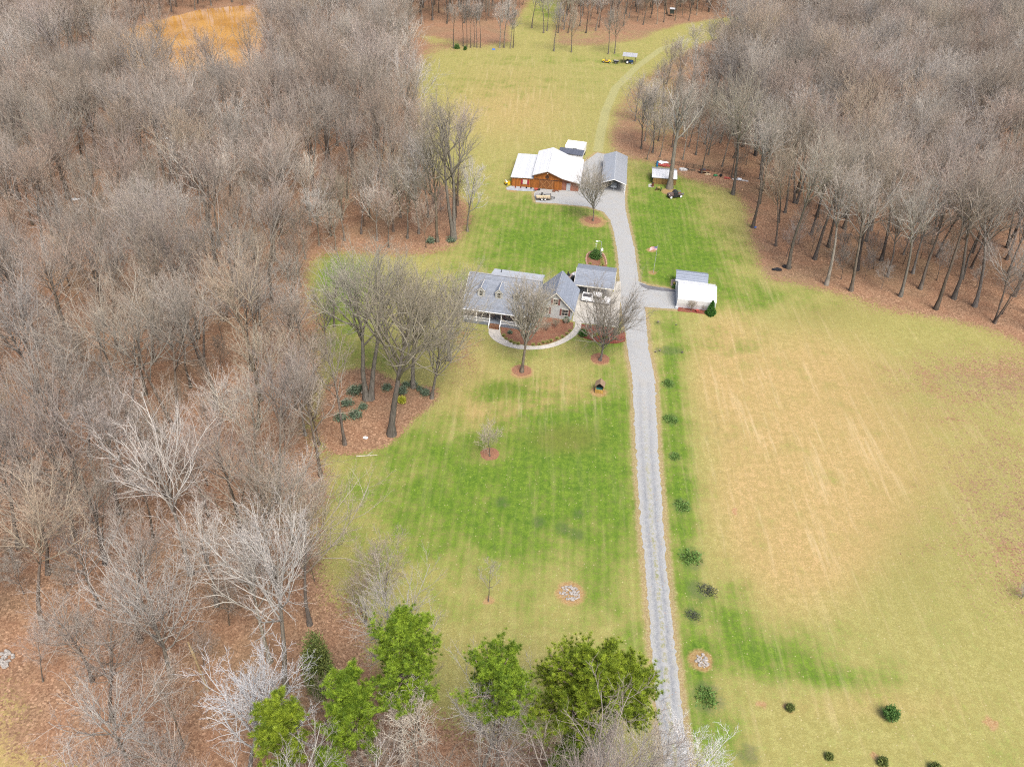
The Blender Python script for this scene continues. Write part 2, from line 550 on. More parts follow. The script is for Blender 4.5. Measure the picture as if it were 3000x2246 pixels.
def ground_material():
    m, nt, bs = new_mat('ground_grass_and_leaves')
    b = NT(nt)
    w = b.coord('World')
    zl, zg, zt = b.attr('zone', 0), b.attr('zone', 1), b.attr('zone', 2)
    zo, zsp, zc = b.attr('marks', 0), b.attr('marks', 1), b.attr('marks', 2)
    zv, zk = b.attr('edges', 0), b.attr('edges', 1)
    n_big = b.noise(w, .045, 4)
    n_mid = b.noise(w, .20, 5, .65)
    n_sm = b.noise(w, .95, 5, .7)
    n_fine = b.noise(w, 3.6, 4, .75)
    sp = b.n('ShaderNodeSeparateXYZ')
    nt.links.new(b.coord('World', (1, 1, 1), (0, 0, math.radians(3.2))), sp.inputs[0])
    n_str = b.noise(b.coord('World', (.85, .05, 1), (0, 0, math.radians(5))), 1.0, 4, .7)       # streaks along the mowing
    # mower stripes run nearly away from the viewer, in passes of uneven width
    wob = b.noise(b.coord('World', (.35, .012, 1), (0, 0, math.radians(3.2))), 1.0, 3, .6)
    st = b.math('SINE', b.math('ADD', b.math('MULTIPLY', sp.outputs[0], 4.4), b.math('MULTIPLY', wob, 16.0)))
    grain = b.math('SUBTRACT', n_fine, .5)
    # grass
    gf = b.math('ADD', zg, b.math('MULTIPLY', b.math('SUBTRACT', n_mid, .5), 1.7))
    gf = b.math('ADD', gf, b.math('MULTIPLY', b.math('SUBTRACT', n_sm, .5), 1.25))
    gf = b.math('ADD', gf, b.math('MULTIPLY', grain, 1.2))
    gf = b.math('ADD', gf, b.math('MULTIPLY', st, b.math('ADD', .03, b.math('MULTIPLY', zg, .07))))
    gf = b.ramp(gf, -.05, 1.05)
    straw_y = (.272, .252, .092)
    straw_t = (.378, .262, .125)
    tf = b.ramp(b.math('ADD', zt, b.math('MULTIPLY', b.math('SUBTRACT', n_mid, .5), .9)), .15, .85)
    c_st = b.mix(tf, straw_y, straw_t)
    c_st = b.mix(b.ramp(b.math('ADD', n_sm, grain), .38, .72), b.mix(.55, c_st, (.16, .14, .04)), c_st)
    c_st = b.mix(b.math('MULTIPLY', b.ramp(n_fine, .56, .75), .45), c_st, (.44, .36, .19))
    c_gr = b.mix(b.ramp(n_sm, .3, .7), (.062, .120, .014), (.150, .222, .026))
    c_gr = b.mix(b.ramp(n_fine, .32, .66), b.mix(.6, c_gr, (.035, .075, .012)), c_gr)
    col = b.mix(gf, c_st, c_gr)
    # mower passes alternate a shade lighter and darker
    col = b.mix(b.math('MULTIPLY', b.ramp(st, -.2, 1.0), b.math('MULTIPLY', b.ramp(n_mid, .3, .65), b.math('ADD', .05, b.math('MULTIPLY', zg, .17)))), col, b.mix(gf, (.19, .17, .05), (.055, .110, .014)))
    # streaky thatch left by the mower
    col = b.mix(b.math('MULTIPLY', b.ramp(n_str, .5, .74), b.math('ADD', .12, b.math('MULTIPLY', zt, .42))), col, (.42, .33, .19))
    # darker olive thatch
    of = b.math('MULTIPLY', b.ramp(b.math('ADD', zo, b.math('MULTIPLY', b.math('SUBTRACT', n_sm, .5), .9)), .05, 1.0), .5)
    col = b.mix(of, col, (.120, .112, .032))
    # mown track
    kf = b.math('MULTIPLY', b.ramp(b.math('ADD', zk, b.math('MULTIPLY', b.math('SUBTRACT', n_sm, .5), .6)), .3, .8), .75)
    col = b.mix(kf, col, (.26, .25, .12))
    # scattered pale fallen leaves on the grass
    lv = b.math('LESS_THAN', b.voro(w, 1.15), .10)
    col = b.mix(b.math('MULTIPLY', lv, .55), col, (.40, .34, .20))
    # dark former tree rings
    sf = b.ramp(b.math('ADD', zsp, b.math('ADD', b.math('MULTIPLY', b.math('SUBTRACT', n_sm, .5), 1.6), b.math('MULTIPLY', grain, 1.3))), .3, 1.05)
    col = b.mix(b.math('MULTIPLY', sf, .5), col, b.mix(b.ramp(n_sm, .42, .58), (.040, .090, .022), (.060, .060, .045)))
    # leaf litter
    v1 = b.voro(w, 4.6, 'F1', 'Color')
    sv = b.n('ShaderNodeSeparateColor')
    nt.links.new(v1, sv.inputs[0])
    lc = b.mix(sv.outputs[0], (.122, .070, .043), (.272, .172, .108))
    lc = b.mix(b.math('MULTIPLY', b.math('GREATER_THAN', sv.outputs[1], .93), .7), lc, (.40, .26, .17))
    lc = b.mix(b.math('MULTIPLY', b.ramp(n_mid, .35, .7), .45), lc, (.235, .120, .070))
    lc = b.mix(b.math('MULTIPLY', b.ramp(n_big, .48, .66), .35), lc, (.17, .13, .075))
    lfac = b.math('ADD', zl, b.math('MULTIPLY', b.math('SUBTRACT', n_sm, .5), .75))
    lfac = b.math('ADD', lfac, b.math('MULTIPLY', b.math('ADD', b.math('MULTIPLY', b.math('SUBTRACT', sv.outputs[2], .5), .55), grain), .60))
    lfac = b.math('ADD', lfac, b.math('MULTIPLY', b.math('SUBTRACT', n_mid, .5), .5))
    col = b.mix(b.ramp(lfac, .38, .72), col, lc)
    # verge
    vf = b.ramp(b.math('ADD', zv, b.math('MULTIPLY', b.math('SUBTRACT', n_sm, .5), 1.5)), .30, .80)
    col = b.mix(b.math('MULTIPLY', vf, .75), col, b.mix(b.ramp(n_fine, .4, .65), (.22, .145, .085), (.33, .27, .16)))
    # red clay
    cf = b.ramp(b.math('ADD', zc, b.math('MULTIPLY', b.math('SUBTRACT', n_sm, .5), 1.0)), .35, .8)
    col = b.mix(b.math('MULTIPLY', cf, .7), col, b.mix(b.ramp(n_fine, .35, .65), (.25, .115, .060), (.33, .21, .125)))
    b.set(bs.inputs['Base Color'], col)
    bs.inputs['Roughness'].default_value = .95
    bs.inputs['Specular IOR Level'].default_value = .08
    b.bump(bs, b.math('ADD', n_fine, b.math('MULTIPLY', n_sm, .7)), .55, .12)
    return m

gme = arr_mesh('ground', np.stack([OX.ravel(), OY.ravel(), OZ.ravel()], 1), gq, np.zeros((0, 3), int), [ground_material()])
def colattr(me, name, a, b_, c):
    at = me.attributes.new(name, 'FLOAT_COLOR', 'POINT')
    d = np.ones((nxg * nyg, 4), np.float32)
    for i, q in enumerate((a, b_, c)):
        d[:, i] = ext(q).ravel()
    at.data.foreach_set('color', d.ravel())
colattr(gme, 'zone', lit, green, tan)
colattr(gme, 'marks', olive, spots, clay)
colattr(gme, 'edges', verge, track, np.zeros_like(verge))
ground = bpy.data.objects.new('ground', gme)
COL.objects.link(ground)
struct(ground)

# ------------------------------------------------------------------ sheets laid on the ground
def densify(P, step, jit, closed=True):
    out = []
    n = len(P)
    for i in range(n if closed else n - 1):
        a, b_ = Vector(P[i]), Vector(P[(i + 1) % n])
        k = max(1, int((b_ - a).length / step))
        for j in range(k):
            p = a.lerp(b_, j / k)
            out.append((p.x + random.gauss(0, jit), p.y + random.gauss(0, jit)))
    return out

def sheet(name, pts, z, mat, step=.5, jit=.0, kind='structure', world=False):
    P = [tuple(p[:2]) for p in pts] if world else wpoly(pts)
    if jit or step:
        P = densify(P, step, jit)
    bm = MB()
    bm.v = [(x, y, z) for x, y in P]
    ar = sum(P[i][0] * P[(i + 1) % len(P)][1] - P[(i + 1) % len(P)][0] * P[i][1] for i in range(len(P)))
    idx = list(range(len(P)))
    bm.f = [tuple(idx if ar > 0 else idx[::-1])]
    o = bm.build(name, mat)
    import bmesh
    b2 = bmesh.new()
    b2.from_mesh(o.data)
    bmesh.ops.triangulate(b2, faces=b2.faces[:])
    b2.to_mesh(o.data)
    b2.free()
    return struct(o, kind)

def gravel_material():
    m, nt, bs = new_mat('gravel')
    b = NT(nt)
    w = b.coord('World')
    n1 = b.noise(w, .45, 5, .65)
    n2 = b.noise(w, 5, 4, .75)
    n4 = b.noise(w, 1.4, 4, .7)
    c = b.mix(b.ramp(n2, .1, .9), (.185, .190, .190), (.350, .356, .354))
    c = b.mix(b.math('MULTIPLY', b.ramp(n1, .42, .7), .45), c, (.27, .255, .225))
    # two packed wheel tracks, broken up
    tf = b.math('MULTIPLY', b.attr('track'), b.ramp(b.math('ADD', n4, b.math('MULTIPLY', n1, .5)), .45, .95, .35, 1.0))
    c = b.mix(b.math('MULTIPLY', tf, .92), c, b.mix(b.ramp(n2, .3, .7), (.122, .131, .144), (.20, .21, .223)))
    gr = b.math('MULTIPLY', b.ramp(b.math('ADD', n4, b.math('MULTIPLY', b.math('SUBTRACT', n2, .5), .5)), .44, .60), b.attr('mid'))
    c = b.mix(b.math('MULTIPLY', gr, .85), c, b.mix(b.ramp(n2, .35, .65), (.10, .145, .04), (.26, .22, .12)))
    c = b.mix(b.math('MULTIPLY', b.math('LESS_THAN', b.voro(w, 1.3), .10), .6), c, (.30, .19, .12))
    b.set(bs.inputs['Base Color'], c)
    bs.inputs['Roughness'].default_value = .95
    bs.inputs['Specular IOR Level'].default_value = .1
    b.bump(bs, n2, .6, .06)
    return m
M_GRAVEL = gravel_material()

def drive_mesh():
    """gravel drive: ribbon with worn irregular edges, slightly crowned, reaching up to the barn yard"""
    L = densify(wpoly(D_L[:9]), .6, 0, False)
    R = densify(wpoly(D_R[:9]), .6, 0, False)
    ys = np.arange(max(L[0][1], R[0][1]) + .1, min(L[-1][1], R[-1][1]), .5)
    l = np.interp(ys, [p[1] for p in L], [p[0] for p in L])
    r = np.interp(ys, [p[1] for p in R], [p[0] for p in R])
    l = l + RNG.normal(0, .10, len(ys))
    r = r + RNG.normal(0, .10, len(ys))
    V, Q, mid, trk_ = [], [], [], []
    prof = [(0, .004, 0, 0), (.10, .02, .25, 0), (.20, .02, 0, .5), (.30, .008, 0, 1), (.38, .02, .1, .4), (.45, .035, 1, 0), (.55, .035, 1, 0), (.62, .02, .1, .4), (.70, .008, 0, 1), (.80, .02, 0, .5), (.90, .02, .25, 0), (1, .004, 0, 0)]
    k = len(prof)
    for i, y in enumerate(ys):
        wv = .02 * math.sin(y * .11)
        for t, h, mm, tk in prof:
            t2 = t + (wv if 0 < t < 1 else 0)
            V.append((l[i] + (r[i] - l[i]) * t2, y, .004 + h))
            mid.append(mm * max(0., min(1., (118 - y) / 40)))
            trk_.append(tk * max(.35, min(1., (130 - y) / 40)))
        if i:
            for j in range(k - 1):
                a = (i - 1) * k + j
                Q.append((a, a + 1, a + k + 1, a + k))
    me = arr_mesh('driveway', np.array(V), Q, np.zeros((0, 3), int), [M_GRAVEL])
    for nm_, vals in (('mid', mid), ('track', trk_)):
        at = me.attributes.new(nm_, 'FLOAT', 'POINT')
        at.data.foreach_set('value', np.array(vals, np.float32))
    o = bpy.data.objects.new('driveway', me)
    COL.objects.link(o)
    struct(o)
    return ys[-1]
y_end = drive_mesh()
yardL = [p for p in wpoly(D_L[8:])]
yardR = [p for p in wpoly(D_R[8:])]
yard = [(yardL[0][0], y_end - .2)] + yardL[1:] + yardR[::-1][:-1] + [(yardR[0][0], y_end - .2)]
sheet('gravel_yard', yard, .008, M_GRAVEL, .5, .06, world=True)
# dark old tar edge on the spur
M_TAR = plain('old_tar', (.12, .12, .13), .9, scale=2)
sheet('road_edge', [(1380, 611), (1405, 617.5), (1440, 623), (1462, 627), (1462, 631), (1435, 629), (1400, 625), (1386, 619)], .012, M_TAR, .5, .05)
M_CONC = plain('concrete', (.36, .345, .31), .9, var=.22, scale=.7)
sheet('concrete_pad', [Z5(195, 690), Z5(215, 520), Z5(300, 470), Z5(820, 520), Z5(845, 350), Z5(935, 358), Z5(930, 560), Z5(900, 1105), Z5(600, 1062), Z5(290, 1030), Z5(150, 1000)], .016, M_CONC, .8, .02)
WALK_OUT = [(405, 618), (403, 660), (440, 702), (510, 737), (600, 758), (700, 761), (800, 749), (880, 722), (950, 682), (992, 640), (1004, 585)]
WALK_IN = [(963, 580), (955, 622), (918, 663), (860, 700), (780, 728), (690, 738), (600, 727), (520, 700), (482, 665), (476, 622)]
def smooth_line(P, n=6):
    Q = [Vector((*p, 0)) for p in P]
    out = []
    for i in range(len(Q) - 1):
        a, b_, c, d = Q[max(i - 1, 0)], Q[i], Q[i + 1], Q[min(i + 2, len(Q) - 1)]
        for j in range(n):
            t = j / n
            out.append(.5 * ((2 * b_) + (c - a) * t + (2 * a - 5 * b_ + 4 * c - d) * t * t + (3 * b_ - a - 3 * c + d) * t ** 3))
    out.append(Q[-1])
    return [(p.x, p.y) for p in out]
walk = [Z2(*p) for p in smooth_line(WALK_OUT) + smooth_line(WALK_IN)]
M_WALK = plain('walk_concrete', (.40, .375, .33), .9, var=.18, scale=1.2)
sheet('walkway', walk, .03, M_WALK, 0, 0)
def mulch_material(name, a, b_):
    m, nt, bs = new_mat(name)
    b = NT(nt)
    w = b.coord('World')
    n = b.noise(w, 5, 3, .7)
    c = b.mix(b.ramp(n, .3, .7), a, b_)
    c = b.mix(b.math('MULTIPLY', b.ramp(b.noise(w, .8, 3), .45, .65), .5), c, (.20, .115, .07))
    b.set(bs.inputs['Base Color'], c)
    bs.inputs['Roughness'].default_value = 1
    b.bump(bs, n, .6, .08)
    return m
M_MULCH = mulch_material('bark_mulch', (.10, .045, .028), (.21, .10, .062))
M_MULCHR = mulch_material('red_mulch', (.10, .028, .02), (.20, .06, .04))
bed = [Z2(*p) for p in [(478, 628), (484, 664), (521, 699), (600, 725), (690, 736), (780, 726), (858, 698), (915, 662), (950, 622), (950, 585), (900, 575), (800, 545), (660, 540), (640, 590), (560, 590), (480, 600)]]
sheet('flower_bed', bed, .012, M_MULCH, .4, .02)
bed2 = [Z5(p[0], p[1]) for p in [(290, 1040), (600, 1075), (905, 1115), (1000, 1180), (1010, 1300), (900, 1345), (760, 1350), (560, 1325), (400, 1280), (255, 1230), (262, 1130)]]
sheet('flower_bed', bed2, .012, M_MULCHR, .4, .03)
bed3 = [Z2(*p) for p in smooth_line([(1040, 205), (1032, 175), (1045, 140), (1090, 120), (1140, 140), (1160, 175), (1165, 210), (1160, 240), (1040, 240)], 3)]
sheet('flower_bed', bed3, .012, M_MULCH, .4, .03)
bed4 = [ZT(300, 1280), ZT(700, 1330), ZT(1090, 1365), ZT(1290, 1400), ZT(1300, 1500), ZT(1130, 1490), ZT(700, 1430), ZT(400, 1405), ZT(330, 1400)]
sheet('flower_bed', bed4, .012, M_MULCHR, .4, .03)
sheet('concrete_apron', [Z3(165, 735), Z3(235, 712), Z3(560, 742), Z3(620, 770), Z3(560, 790), Z3(330, 782), Z3(170, 765)], .014, plain('apron', (.27, .29, .32), .9, scale=1), .5, .03)
def ring_sheet(sx, sy, r, mat, z=.01):
    p = G(sx, sy)
    n = 36
    P = [(p.x + math.cos(2 * math.pi * i / n) * r * random.uniform(.9, 1.08), p.y + math.sin(2 * math.pi * i / n) * r * random.uniform(.9, 1.08)) for i in range(n)]
    return sheet('mulch_ring', P, z, mat, 0, 0, world=True)
M_RING = mulch_material('pine_straw', (.15, .065, .038), (.26, .135, .08))
ring_sheet(1127, 800, 1.75, M_RING)
ring_sheet(1296, 774, 1.75, M_RING)
ring_sheet(1058, 980, 1.5, M_RING)
ring_sheet(1281, 476, 2.0, M_RING)

def pond_material():
    m, nt, bs = new_mat('muddy_water')
    b = NT(nt)
    w = b.coord('World')
    n = b.noise(w, .06, 4)
    c = b.mix(b.ramp(n, .35, .65), (.30, .150, .030), (.40, .220, .060))
    b.set(bs.inputs['Base Color'], c)
    bs.inputs['Roughness'].default_value = .05
    bs.inputs['IOR'].default_value = 1.33
    bs.inputs['Specular IOR Level'].default_value = .5
    b.bump(bs, b.noise(b.coord('World', (1.6, .5, 1)), 1.2, 3), .12, .04)
    return m
sheet('pond_water', smooth_line(POND + POND[:1], 4)[:-1], .03, pond_material(), 2.0, .45)

# ------------------------------------------------------------------ trees
def bark_material(name, dark, light, tips, mossy=0.0):
    """bark: dark at the trunk, paler on limbs, twig colour on the thinnest wood; each tree a little different"""
    m, nt, bs = new_mat(name)
    b = NT(nt)
    v = b.coord('Object')
    tw = b.attr('tw')
    n = b.noise(b.coord('Object', (3, 3, .6)), 1.5, 3)
    c = b.mix(b.ramp(n, .35, .65), tuple(q * .75 for q in dark), tuple(q * 1.25 for q in dark))
    c = b.mix(b.ramp(tw, .05, .45), c, light)
    c = b.mix(b.ramp(tw, .45, .95), c, tips)
    r = b.rnd()
    h = b.n('ShaderNodeHueSaturation')
    b.set(h.inputs['Color'], c)
    b.set(h.inputs['Hue'], b.math('ADD', .488, b.math('MULTIPLY', b.math('FRACT', b.math('MULTIPLY', r, 7.31)), .024)))
    b.set(h.inputs['Saturation'], b.math('ADD', .65, b.math('MULTIPLY', b.math('FRACT', b.math('MULTIPLY', r, 13.7)), .6)))
    b.set(h.inputs['Value'], b.math('ADD', .78, b.math('MULTIPLY', r, .5)))
    b.set(bs.inputs['Base Color'], h.outputs[0])
    bs.inputs['Roughness'].default_value = .95
    bs.inputs['Specular IOR Level'].default_value = .05
    return m

M_BARK = bark_material('grey_brown_bark', (.105, .088, .072), (.29, .265, .225), (.275, .232, .19))
M_BARKR = bark_material('reddish_twig_bark', (.102, .084, .066), (.30, .262, .215), (.288, .228, .186))
M_BARKP = bark_material('pale_bark', (.16, .145, .12), (.40, .38, .335), (.37, .33, .285))
M_BARKG = bark_material('silver_bark', (.19, .18, .165), (.47, .47, .47), (.50, .50, .50))
M_BARKY = bark_material('yard_bark', (.125, .11, .088), (.27, .25, .195), (.275, .24, .19))
M_PBARK = bark_material('pine_bark', (.14, .105, .085), (.17, .135, .11), (.15, .12, .09))

def _norm(a):
    return a / (np.linalg.norm(a, axis=-1, keepdims=True) + 1e-9)

def _grow(P, D, L, n, trop, wob, rng):
    """polylines: start P, direction D, length L, n pieces; trop pulls upward"""
    pts = [P]
    d = D
    for i in range(n):
        d = _norm(d + np.array([0, 0, 1.0]) * trop + rng.normal(0, wob, d.shape))
        P = P + d * (L / n)[:, None]
        pts.append(P)
    return np.stack(pts, 1)

def _tubes(pts, r, k, tw0, tw1):
    """pts (N,m,3), r (N,m) -> verts, quads, tw"""
    N, m, _ = pts.shape
    tan_ = np.empty_like(pts)
    tan_[:, :-1] = pts[:, 1:] - pts[:, :-1]
    tan_[:, -1] = tan_[:, -2]
    tan_ = _norm(tan_)
    ref = np.where(np.abs(tan_[..., 2:3]) > .9, np.array([1., 0, 0]), np.array([0, 0, 1.]))
    u = _norm(np.cross(ref, tan_))
    w = np.cross(tan_, u)
    a = np.arange(k) * 2 * np.pi / k
    ring = pts[:, :, None, :] + (u[:, :, None, :] * np.cos(a)[None, None, :, None] + w[:, :, None, :] * np.sin(a)[None, None, :, None]) * r[:, :, None, None]
    V = ring.reshape(-1, 3)
    base = (np.arange(N) * m * k)[:, None, None] + (np.arange(m - 1) * k)[None, :, None]
    i = np.arange(k)[None, None, :]
    j = (np.arange(k) + 1) % k
    j = j[None, None, :]
    Q = np.stack([base + i, base + j, base + j + k, base + i + k], -1).reshape(-1, 4)
    t = np.broadcast_to(np.linspace(tw0, tw1, m)[None, :, None], (N, m, k)).ravel()
    return V, Q, t

def _spikes(P, D, L, r, tw):
    """thin three-sided twigs ending in a point"""
    N = len(P)
    ref = np.where(np.abs(D[:, 2:3]) > .9, np.array([1., 0, 0]), np.array([0, 0, 1.]))
    u = _norm(np.cross(ref, D))
    w = np.cross(D, u)
    a = np.arange(3) * 2 * np.pi / 3
    ring = P[:, None, :] + (u[:, None, :] * np.cos(a)[None, :, None] + w[:, None, :] * np.sin(a)[None, :, None]) * r[:, None, None]
    tip = P + D * L[:, None]
    V = np.concatenate([ring, tip[:, None, :]], 1).reshape(-1, 3)
    b = (np.arange(N) * 4)[:, None]
    T = np.concatenate([b + np.array([[0, 1, 3]]), b + np.array([[1, 2, 3]]), b + np.array([[2, 0, 3]])], 0)
    return V, T, np.full(N * 4, tw)

def _children(pts, r, Lp, nper, t0, t1, ang, rng, lenf, jit=.25, az0=None, shape=0.4):
    """start points, directions, lengths, radii of nper children on each parent polyline"""
    N, m, _ = pts.shape
    t = np.tile((np.arange(nper) + .5) / nper, (N, 1)) + rng.uniform(-.4, .4, (N, nper)) / nper
    t = t0 + (t1 - t0) * t
    x = t * (m - 1)
    i = np.clip(x.astype(int), 0, m - 2)
    f = (x - i)[..., None]
    n_ = np.arange(N)[:, None]
    A, B = pts[n_, i], pts[n_, i + 1]
    P = A + (B - A) * f
    d = _norm(B - A)
    R = r[n_, i] * (1 - f[..., 0]) + r[n_, i + 1] * f[..., 0]
    ref = np.where(np.abs(d[..., 2:3]) > .9, np.array([1., 0, 0]), np.array([0, 0, 1.]))
    u = _norm(np.cross(ref, d))
    w = np.cross(d, u)
    az = rng.uniform(0, 2 * np.pi, (N, 1)) + np.arange(nper)[None] * 2.39996 + rng.normal(0, .35, (N, nper))
    al = np.radians(ang) * (1 + rng.normal(0, jit, (N, nper)))
    D = d * np.cos(al)[..., None] + (u * np.cos(az)[..., None] + w * np.sin(az)[..., None]) * np.sin(al)[..., None]
    sh = 1 - shape * ((t - t0) / (t1 - t0 + 1e-6))
    L = Lp[:, None] * lenf * sh * rng.uniform(.7, 1.2, (N, nper))
    return P.reshape(-1, 3), D.reshape(-1, 3), L.ravel(), R.ravel()

def tree_meshes(seed, H, bole=.42, spread=.36, n1=16, ang=42, form='forest', mat=None, fine=1.0, lean=0.0, tr=.012, wt=1.0, cut=1.0, stems=1, dense=1.0, trop1=.16):
    """a leafless tree: trunk mesh and crown mesh (limbs, branches, twigs) with base at the origin"""
    rng = np.random.default_rng(seed)
    r0 = H * tr
    P0 = np.zeros((stems, 3))
    if stems > 1:
        az = rng.uniform(0, 2 * np.pi) + np.arange(stems) * 2 * np.pi / stems
        P0 = np.stack([np.cos(az) * r0 * .8, np.sin(az) * r0 * .8, np.zeros(stems)], 1)
        D0 = np.stack([np.cos(az) * .10, np.sin(az) * .10, np.ones(stems)], 1)
    else:
        D0 = np.array([[lean, 0, 1.0]])
    D0 = _norm(D0)
    nt_ = 10
    top = .80 if form == 'forest' else (.62 if form == 'vase' else .9)
    Lt = np.full(stems, H * top) * rng.uniform(.9, 1.0, stems)
    pts = _grow(P0, D0, Lt, nt_, .035, .045, rng)
    tt = np.linspace(0, 1, nt_ + 1)
    rad = r0 * (1 - .80 * tt ** (1.0 if form != 'vase' else .7))
    rad = rad * (1 + .55 * np.exp(-tt * 22))
    R = np.tile(rad, (stems, 1))
    TV, TQ, TT = _tubes(pts, R, 9, 0.0, .22)
    trunk = (TV, TQ, TT)
    parts = []
    # limbs
    lenf = spread * H / Lt[0] * 1.5
    p, d, L, r = _children(pts, R, Lt, int(n1 / max(1, stems ** .5)), bole / top, .99, ang, rng, lenf, .22, shape=.5 if form == 'forest' else .35)
    k = L.argsort()
    pl = _grow(p, d, L, 6, trop1, .09, rng)
    rl0 = np.minimum(r * .68, L * .028 * (r0 / (H * .012)) ** .3)
    rl = rl0[:, None] * np.linspace(1, .3, 7)[None]
    parts.append(_tubes(pl, rl, 5, .15, .5))
    # the leader carries branches of its own
    p2, d2, L2, r2 = _children(pl, rl, L, int(9 * dense), .18, .99, 36, rng, .46, .3, shape=.45)
    pb = _grow(p2, d2, L2, 4, .08, .13, rng)
    rb0 = np.maximum(np.minimum(r2 * .75, L2 * .028), .020 * wt)
    rb = rb0[:, None] * np.linspace(1, .4, 5)[None]
    parts.append(_tubes(pb, rb, 3, .4, .7))
    p3, d3, L3, r3 = _children(pb, rb, L2, int(7 * dense), .15, 1.0, 34, rng, .48, .35, shape=.4)
    L3 = np.maximum(L3, .35)
    pt = _grow(p3, d3, L3, 2, .08, .16, rng)
    rt0 = np.full(len(p3), .0125 * wt)
    rt = rt0[:, None] * np.array([1, .8, .5])[None]
    parts.append(_tubes(pt, rt, 3, .65, .9))
    p4, d4, L4, r4 = _children(pt, rt, L3, int(3 * fine + .5), .15, 1.0, 34, rng, .55, .35, shape=.3)
    L4 = np.maximum(L4, .25)
    d4 = _norm(d4 + np.array([0, 0, .12]))
    sp = _spikes(p4, d4, L4, np.full(len(p4), .0100 * wt), 1.0)
    Vs, Qs, Ts = [], [], []
    o = 0
    for V, Q, t in parts:
        Vs.append(V)
        Qs.append(Q + o)
        Ts.append(t)
        o += len(V)
    V = np.concatenate(Vs + [sp[0]])
    Q = np.concatenate(Qs)
    T = sp[1] + o
    tw = np.concatenate(Ts + [sp[2]])
    z = V[:, 2].max()
    s = H / z
    V = V * s
    TVs = trunk[0] * s
    mt = arr_mesh('trunk', TVs, trunk[1], np.zeros((0, 3), int), [mat], trunk[2], True)
    mc = arr_mesh('crown', V, Q, T, [mat], tw)
    return mt, mc

def put_tree(name, meshes, loc, rotz, scale, label, cat, group=None, tilt=(0, 0)):
    r = bpy.data.objects.new(name, None)
    COL.objects.link(r)
    r.location = loc
    r.rotation_euler = (tilt[0], tilt[1], rotz)
    r.scale = (scale[0], scale[0], scale[1]) if isinstance(scale, tuple) else (scale,) * 3
    tag(r, label, cat, group)
    for nm, me in zip(('trunk', 'crown'), meshes):
        o = bpy.data.objects.new(nm, me)
        COL.objects.link(o)
        o.parent = r
    return r

def tilt_to(loc, dx, dy, deg):
    """rotation that leans a tree deg towards world direction dx, dy"""
    l = math.hypot(dx, dy) + 1e-9
    a = math.radians(deg)
    return Matrix.Rotation(a, 4, Vector((-dy / l, dx / l, 0)))

def lean(o, dx, dy, deg):
    """lean a standing thing deg towards world direction dx, dy"""
    loc, sc = o.location.copy(), o.scale.copy()
    rot = tilt_to(loc, dx, dy, deg) @ Matrix.Rotation(o.rotation_euler.z, 4, 'Z')
    o.rotation_euler = rot.to_euler()

# forest prototypes: (trunk mesh, crown mesh, natural height)
FOREST = []
specs = [dict(H=23, bole=.42, spread=.36, n1=17, ang=36, mat=M_BARK), dict(H=25, bole=.48, spread=.32, n1=16, ang=40, mat=M_BARKR),
         dict(H=22, bole=.36, spread=.42, n1=18, ang=46, mat=M_BARK), dict(H=26, bole=.52, spread=.30, n1=15, ang=36, mat=M_BARKR),
         dict(H=21, bole=.32, spread=.40, n1=17, ang=42, mat=M_BARKP), dict(H=23, bole=.40, spread=.40, n1=19, ang=44, mat=M_BARKR),
         dict(H=23, bole=.45, spread=.38, n1=15, ang=50, mat=M_BARK, stems=2), dict(H=22, bole=.40, spread=.36, n1=15, ang=38, mat=M_BARKP, wt=1.2),
         dict(H=12, bole=.30, spread=.34, n1=14, ang=40, mat=M_BARKR, tr=.008), dict(H=10, bole=.25, spread=.36, n1=13, ang=42, mat=M_BARK, tr=.008)]
for i, sp_ in enumerate(specs):
    FOREST.append((tree_meshes(100 + i, **sp_), sp_['H'], sp_['mat']))
# wider twigs for the far wood, where one twig is far under a pixel

# ---- evergreens and shrubs
def leaf_material(name, dark, light, scale=1.3):
    m, nt, bs = new_mat(name)
    b = NT(nt)
    v = b.coord('Object')
    n = b.noise(v, scale, 3)
    g = b.attr('tw')
    c = b.mix(b.ramp(b.math('ADD', b.math('MULTIPLY', n, .6), b.math('MULTIPLY', g, .4)), .25, .75), dark, light)
    b.set(bs.inputs['Base Color'], c)
    bs.inputs['Roughness'].default_value = .6
    bs.inputs['Specular IOR Level'].default_value = .2
    return m
M_PINE = leaf_material('pine_needles', (.070, .125, .012), (.22, .32, .028), .9)
M_PINE2 = leaf_material('pine_needles_yellow', (.085, .130, .012), (.25, .325, .028), .9)
M_CEDAR = leaf_material('cedar_green', (.060, .088, .024), (.150, .175, .050))
M_HOLLY = leaf_material('holly_green', (.034, .088, .020), (.100, .185, .045), 3)
M_LAUREL = leaf_material('laurel_green', (.07, .105, .065), (.16, .21, .14), 3)
M_ARBOR = leaf_material('arborvitae_green', (.025, .085, .015), (.075, .19, .035), 3)
M_LIRIO = leaf_material('pale_tuft', (.20, .21, .055), (.38, .37, .13), 4)
M_YEL = leaf_material('yellow_green_leaves', (.20, .22, .02), (.42, .42, .05), 4)

def _blades(C, D, L, w, rng):
    """flat needles / leaves: one thin triangle each"""
    N = len(C)
    sd = _norm(np.cross(D, _norm(rng.normal(0, 1, (N, 3)))))
    V = np.stack([C - sd * w[:, None] / 2, C + sd * w[:, None] / 2, C + D * L[:, None]], 1).reshape(-1, 3)
    T = np.arange(N * 3).reshape(-1, 3)
    return V, T

